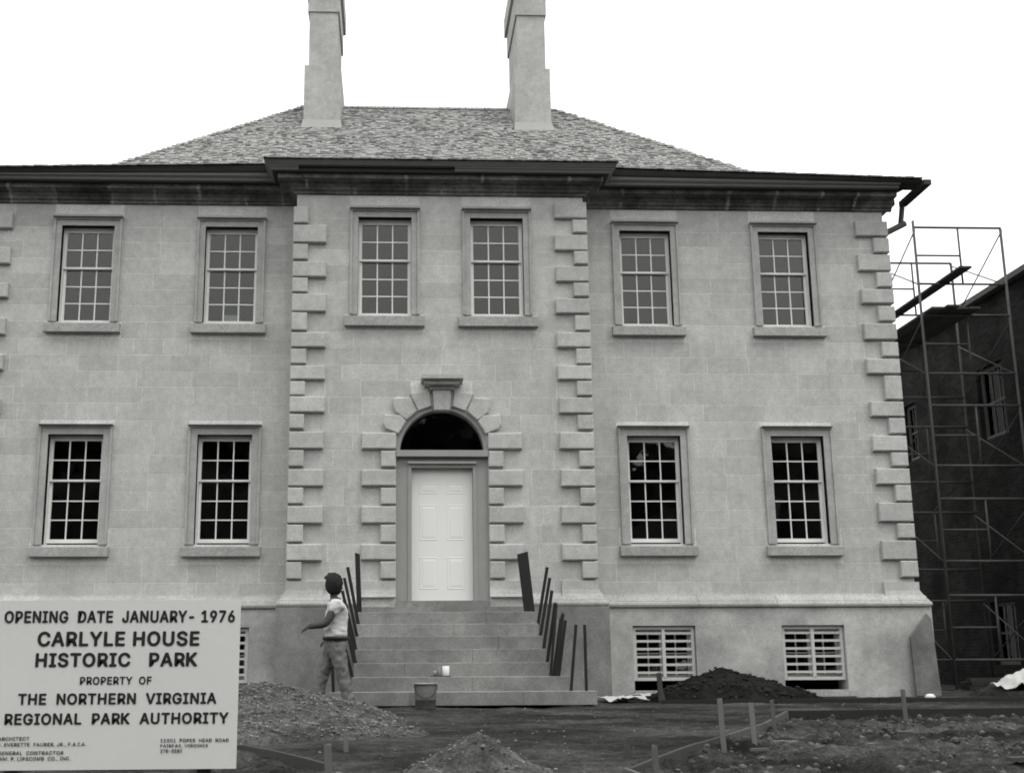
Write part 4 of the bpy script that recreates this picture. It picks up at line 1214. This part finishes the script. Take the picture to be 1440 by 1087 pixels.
# leaning sheet at the corner
pl = [(7.503, .10), (7.905, .10), (7.885, 1.30), (7.82, 1.39), (7.51, 1.02)]
MBs = MB().prism(pl, -.31, -.275, .004)
lb = MBs.build('leaning_sheet', 'slab', None); tag(lb, 'grey board with a cut corner leaning against the right house corner', 'board')
import bmesh as _b
lb.data.transform(Matrix.Translation((0, 0, 0)))
for v in lb.data.vertices: v.co.y += -.10 * (1 - v.co.z / 1.4) + .13
MB().lathe([(0, -.02), (.07, -.01), (.085, .02), (.05, .055), (0, .06)], (0, 0, 0), 12, .6).build('white_stone', 'white_thing', None, True, (7.28, -1.2, ground_z(7.28, -1.2) + .01)).update_tag()
tag(bpy.data.objects['white_stone'], 'small bright white lump on the ground before the right corner', 'stone')

# bucket in front of the bottom step
def bucket(x, y, label, r0=.125, r1=.148, h=.325):
    z = ground_z(x, y); t = thing('bucket', label, 'bucket')
    t.location = (x, y, z)
    b = MB().lathe([(0.0, .0), (r0, .0), (r0 + .004, .01), (r0 + (r1 - r0) * .35, h * .35), (r0 + (r1 - r0) * .36 + .006, h * .37), (r0 + (r1 - r0) * .38, h * .39), (r1, h), (r1 - .006, h), (r0 - .004, .02), (0, .02)], (0, 0, 0), 28)
    for i, v in enumerate(b.v):
        w = Vector(v); k = noise.noise(w * 9) * .012; b.v[i] = (w.x * (1 + k * 4), w.y * (1 + k * 4), w.z)
    b.build('pail', 'bucket', t, True)
    MB().lathe([(r1 - .008, h - .012), (r1 + .008, h - .014), (r1 + .010, h + .004), (r1 - .006, h + .006), (r1 - .008, h - .012)], (0, 0, 0), 28).build('rim', 'rim', t, True)
    hb = MB(); P = [(r1 * math.cos(a), -.155 - .01 * math.sin(a), h - .02 - .16 * math.sin(a)) for a in [math.pi * k / 14 for k in range(15)]]
    P = [(p[0], -math.sqrt(max(0, (r1 + .012) ** 2 - p[0] ** 2)) * .9 - .01, p[2]) for p in P]
    for a, c in zip(P, P[1:]): hb.tube(a, c, .004, n=6)
    hb.build('handle', 'iron', t, True)
    MB().lathe([(0, h * .80), (r1 * .9, h * .80)], (0, 0, 0), 24).build('mortar_fill', 'dull_tin', t)
bucket(-.355, -3.45, 'dented grey metal bucket standing before the bottom step')
# things on the second step
zs2 = .468
tr = MB().box(-.14, .14, -.09, .09, 0, .012).build('small_board', 'board', None, loc=(-.13, -2.61, zs2 + .001)); tag(tr, 'small dark board lying on the second step under the white cup', 'board')
cp_ = MB().lathe([(0, 0), (.040, 0), (.042, .005), (.050, .13), (.045, .13), (.038, .012), (0, .012)], (0, 0, 0), 20).build('white_cup', 'white_thing', None, True, loc=(-.055, -2.62, zs2 + .0135)); tag(cp_, 'white cup standing on the steps above the bucket', 'cup')
jr = MB().lathe([(0, 0), (.030, 0), (.032, .01), (.032, .07), (.018, .09), (.018, .115), (0, .115)], (0, 0, 0), 16).build('small_bottle', 'dull_tin', None, True, loc=(-.145, -2.61, zs2 + .0135)); tag(jr, 'small dull bottle beside the white cup on the steps', 'bottle')
jr2 = MB().lathe([(0, 0), (.022, 0), (.024, .06), (.02, .065), (0, .065)], (0, 0, 0), 14).build('small_jar', 'rim', None, True, loc=(-.205, -2.63, zs2 + .0135)); tag(jr2, 'tiny pale jar left of the bottle on the steps', 'jar')

# things glimpsed through the windows
bx = MB().box(-.13, .13, -.1, .1, 0, .2).build('carton', 'white_thing', None, loc=(-3.56, .50, 6.30)); tag(bx, 'pale carton inside the upper left window beside the bay', 'box')
MB().box(-.5, .5, -.18, .18, 0, 1.1)
tbl = thing('work_table', 'plain table seen dimly inside the upper left window beside the bay', 'table')
MB().box(-4.1, -3.0, .36, .95, 6.26, 6.297).build('table_top', 'pale_wood', tbl)
for x in (-4.03, -3.07):
    for y in (.42, .89): MB().box(x - .03, x + .03, y - .03, y + .03, 5.20, 6.2595).build('leg', 'pale_wood', tbl)
lp = MB().bar((5.40, .75, 1.75), (5.72, .42, 3.35), .14, .02, (1, 0, 0)).build('leaning_plank', 'wood', None); tag(lp, 'plank leaning inside the lower right corner window', 'plank')

# lumber and a small pail in the alley
lum = thing('lumber_stack', 'dark low lumber stack in the alley by the brick wall', 'lumber')
for k in range(7):
    y = 3.4 + (k % 3) * .28; z = ground_z(11.2, 3.6) + .02 + (k // 3) * .075
    MB().box(10.3 + random.uniform(-.1, .1), 11.7 + random.uniform(-.1, .05), y, y + .2, z, z + .065).build('plank', 'plank', lum)

# ------------------------------------------------------------------ trees across the street, mirrored in the lower windows
tm = MB(); rt = random.Random(5)
for x in range(-46, 47, 4):
    h = 15.5 + 2.0 * noise.noise(Vector((x * .13, 2, 0))) - (3.0 if 11 < x < 19 else 0)
    rocks(tm, [(x, -46, h * .45)], 4.2, 4.2, rt, 1.3)
    for _ in range(520):
        a, b, c = rt.gauss(0, 1), rt.gauss(0, 1), rt.gauss(0, 1); l = math.sqrt(a * a + b * b + c * c) or 1; k = rt.random() ** .4
        p = Vector((x + rt.uniform(-1, 1) + a / l * k * 3.6, -46 + b / l * k * 2.6, max(.3, h * .52 + c / l * k * h * .5)))
        u = Vector((rt.gauss(0, 1), rt.gauss(0, 1), rt.gauss(0, 1))).normalized(); w = u.orthogonal().normalized(); s = rt.uniform(.35, .8)
        tm.poly([p - u * s - w * s, p + u * s - w * s, p + u * s + w * s, p - u * s + w * s], [(0, 1, 2, 3)])
tag(tm.build('distant_trees', 'leaf', None, fix=False), 'leafy trees across the street mirrored dark in the lower windows', 'trees', kind='stuff')
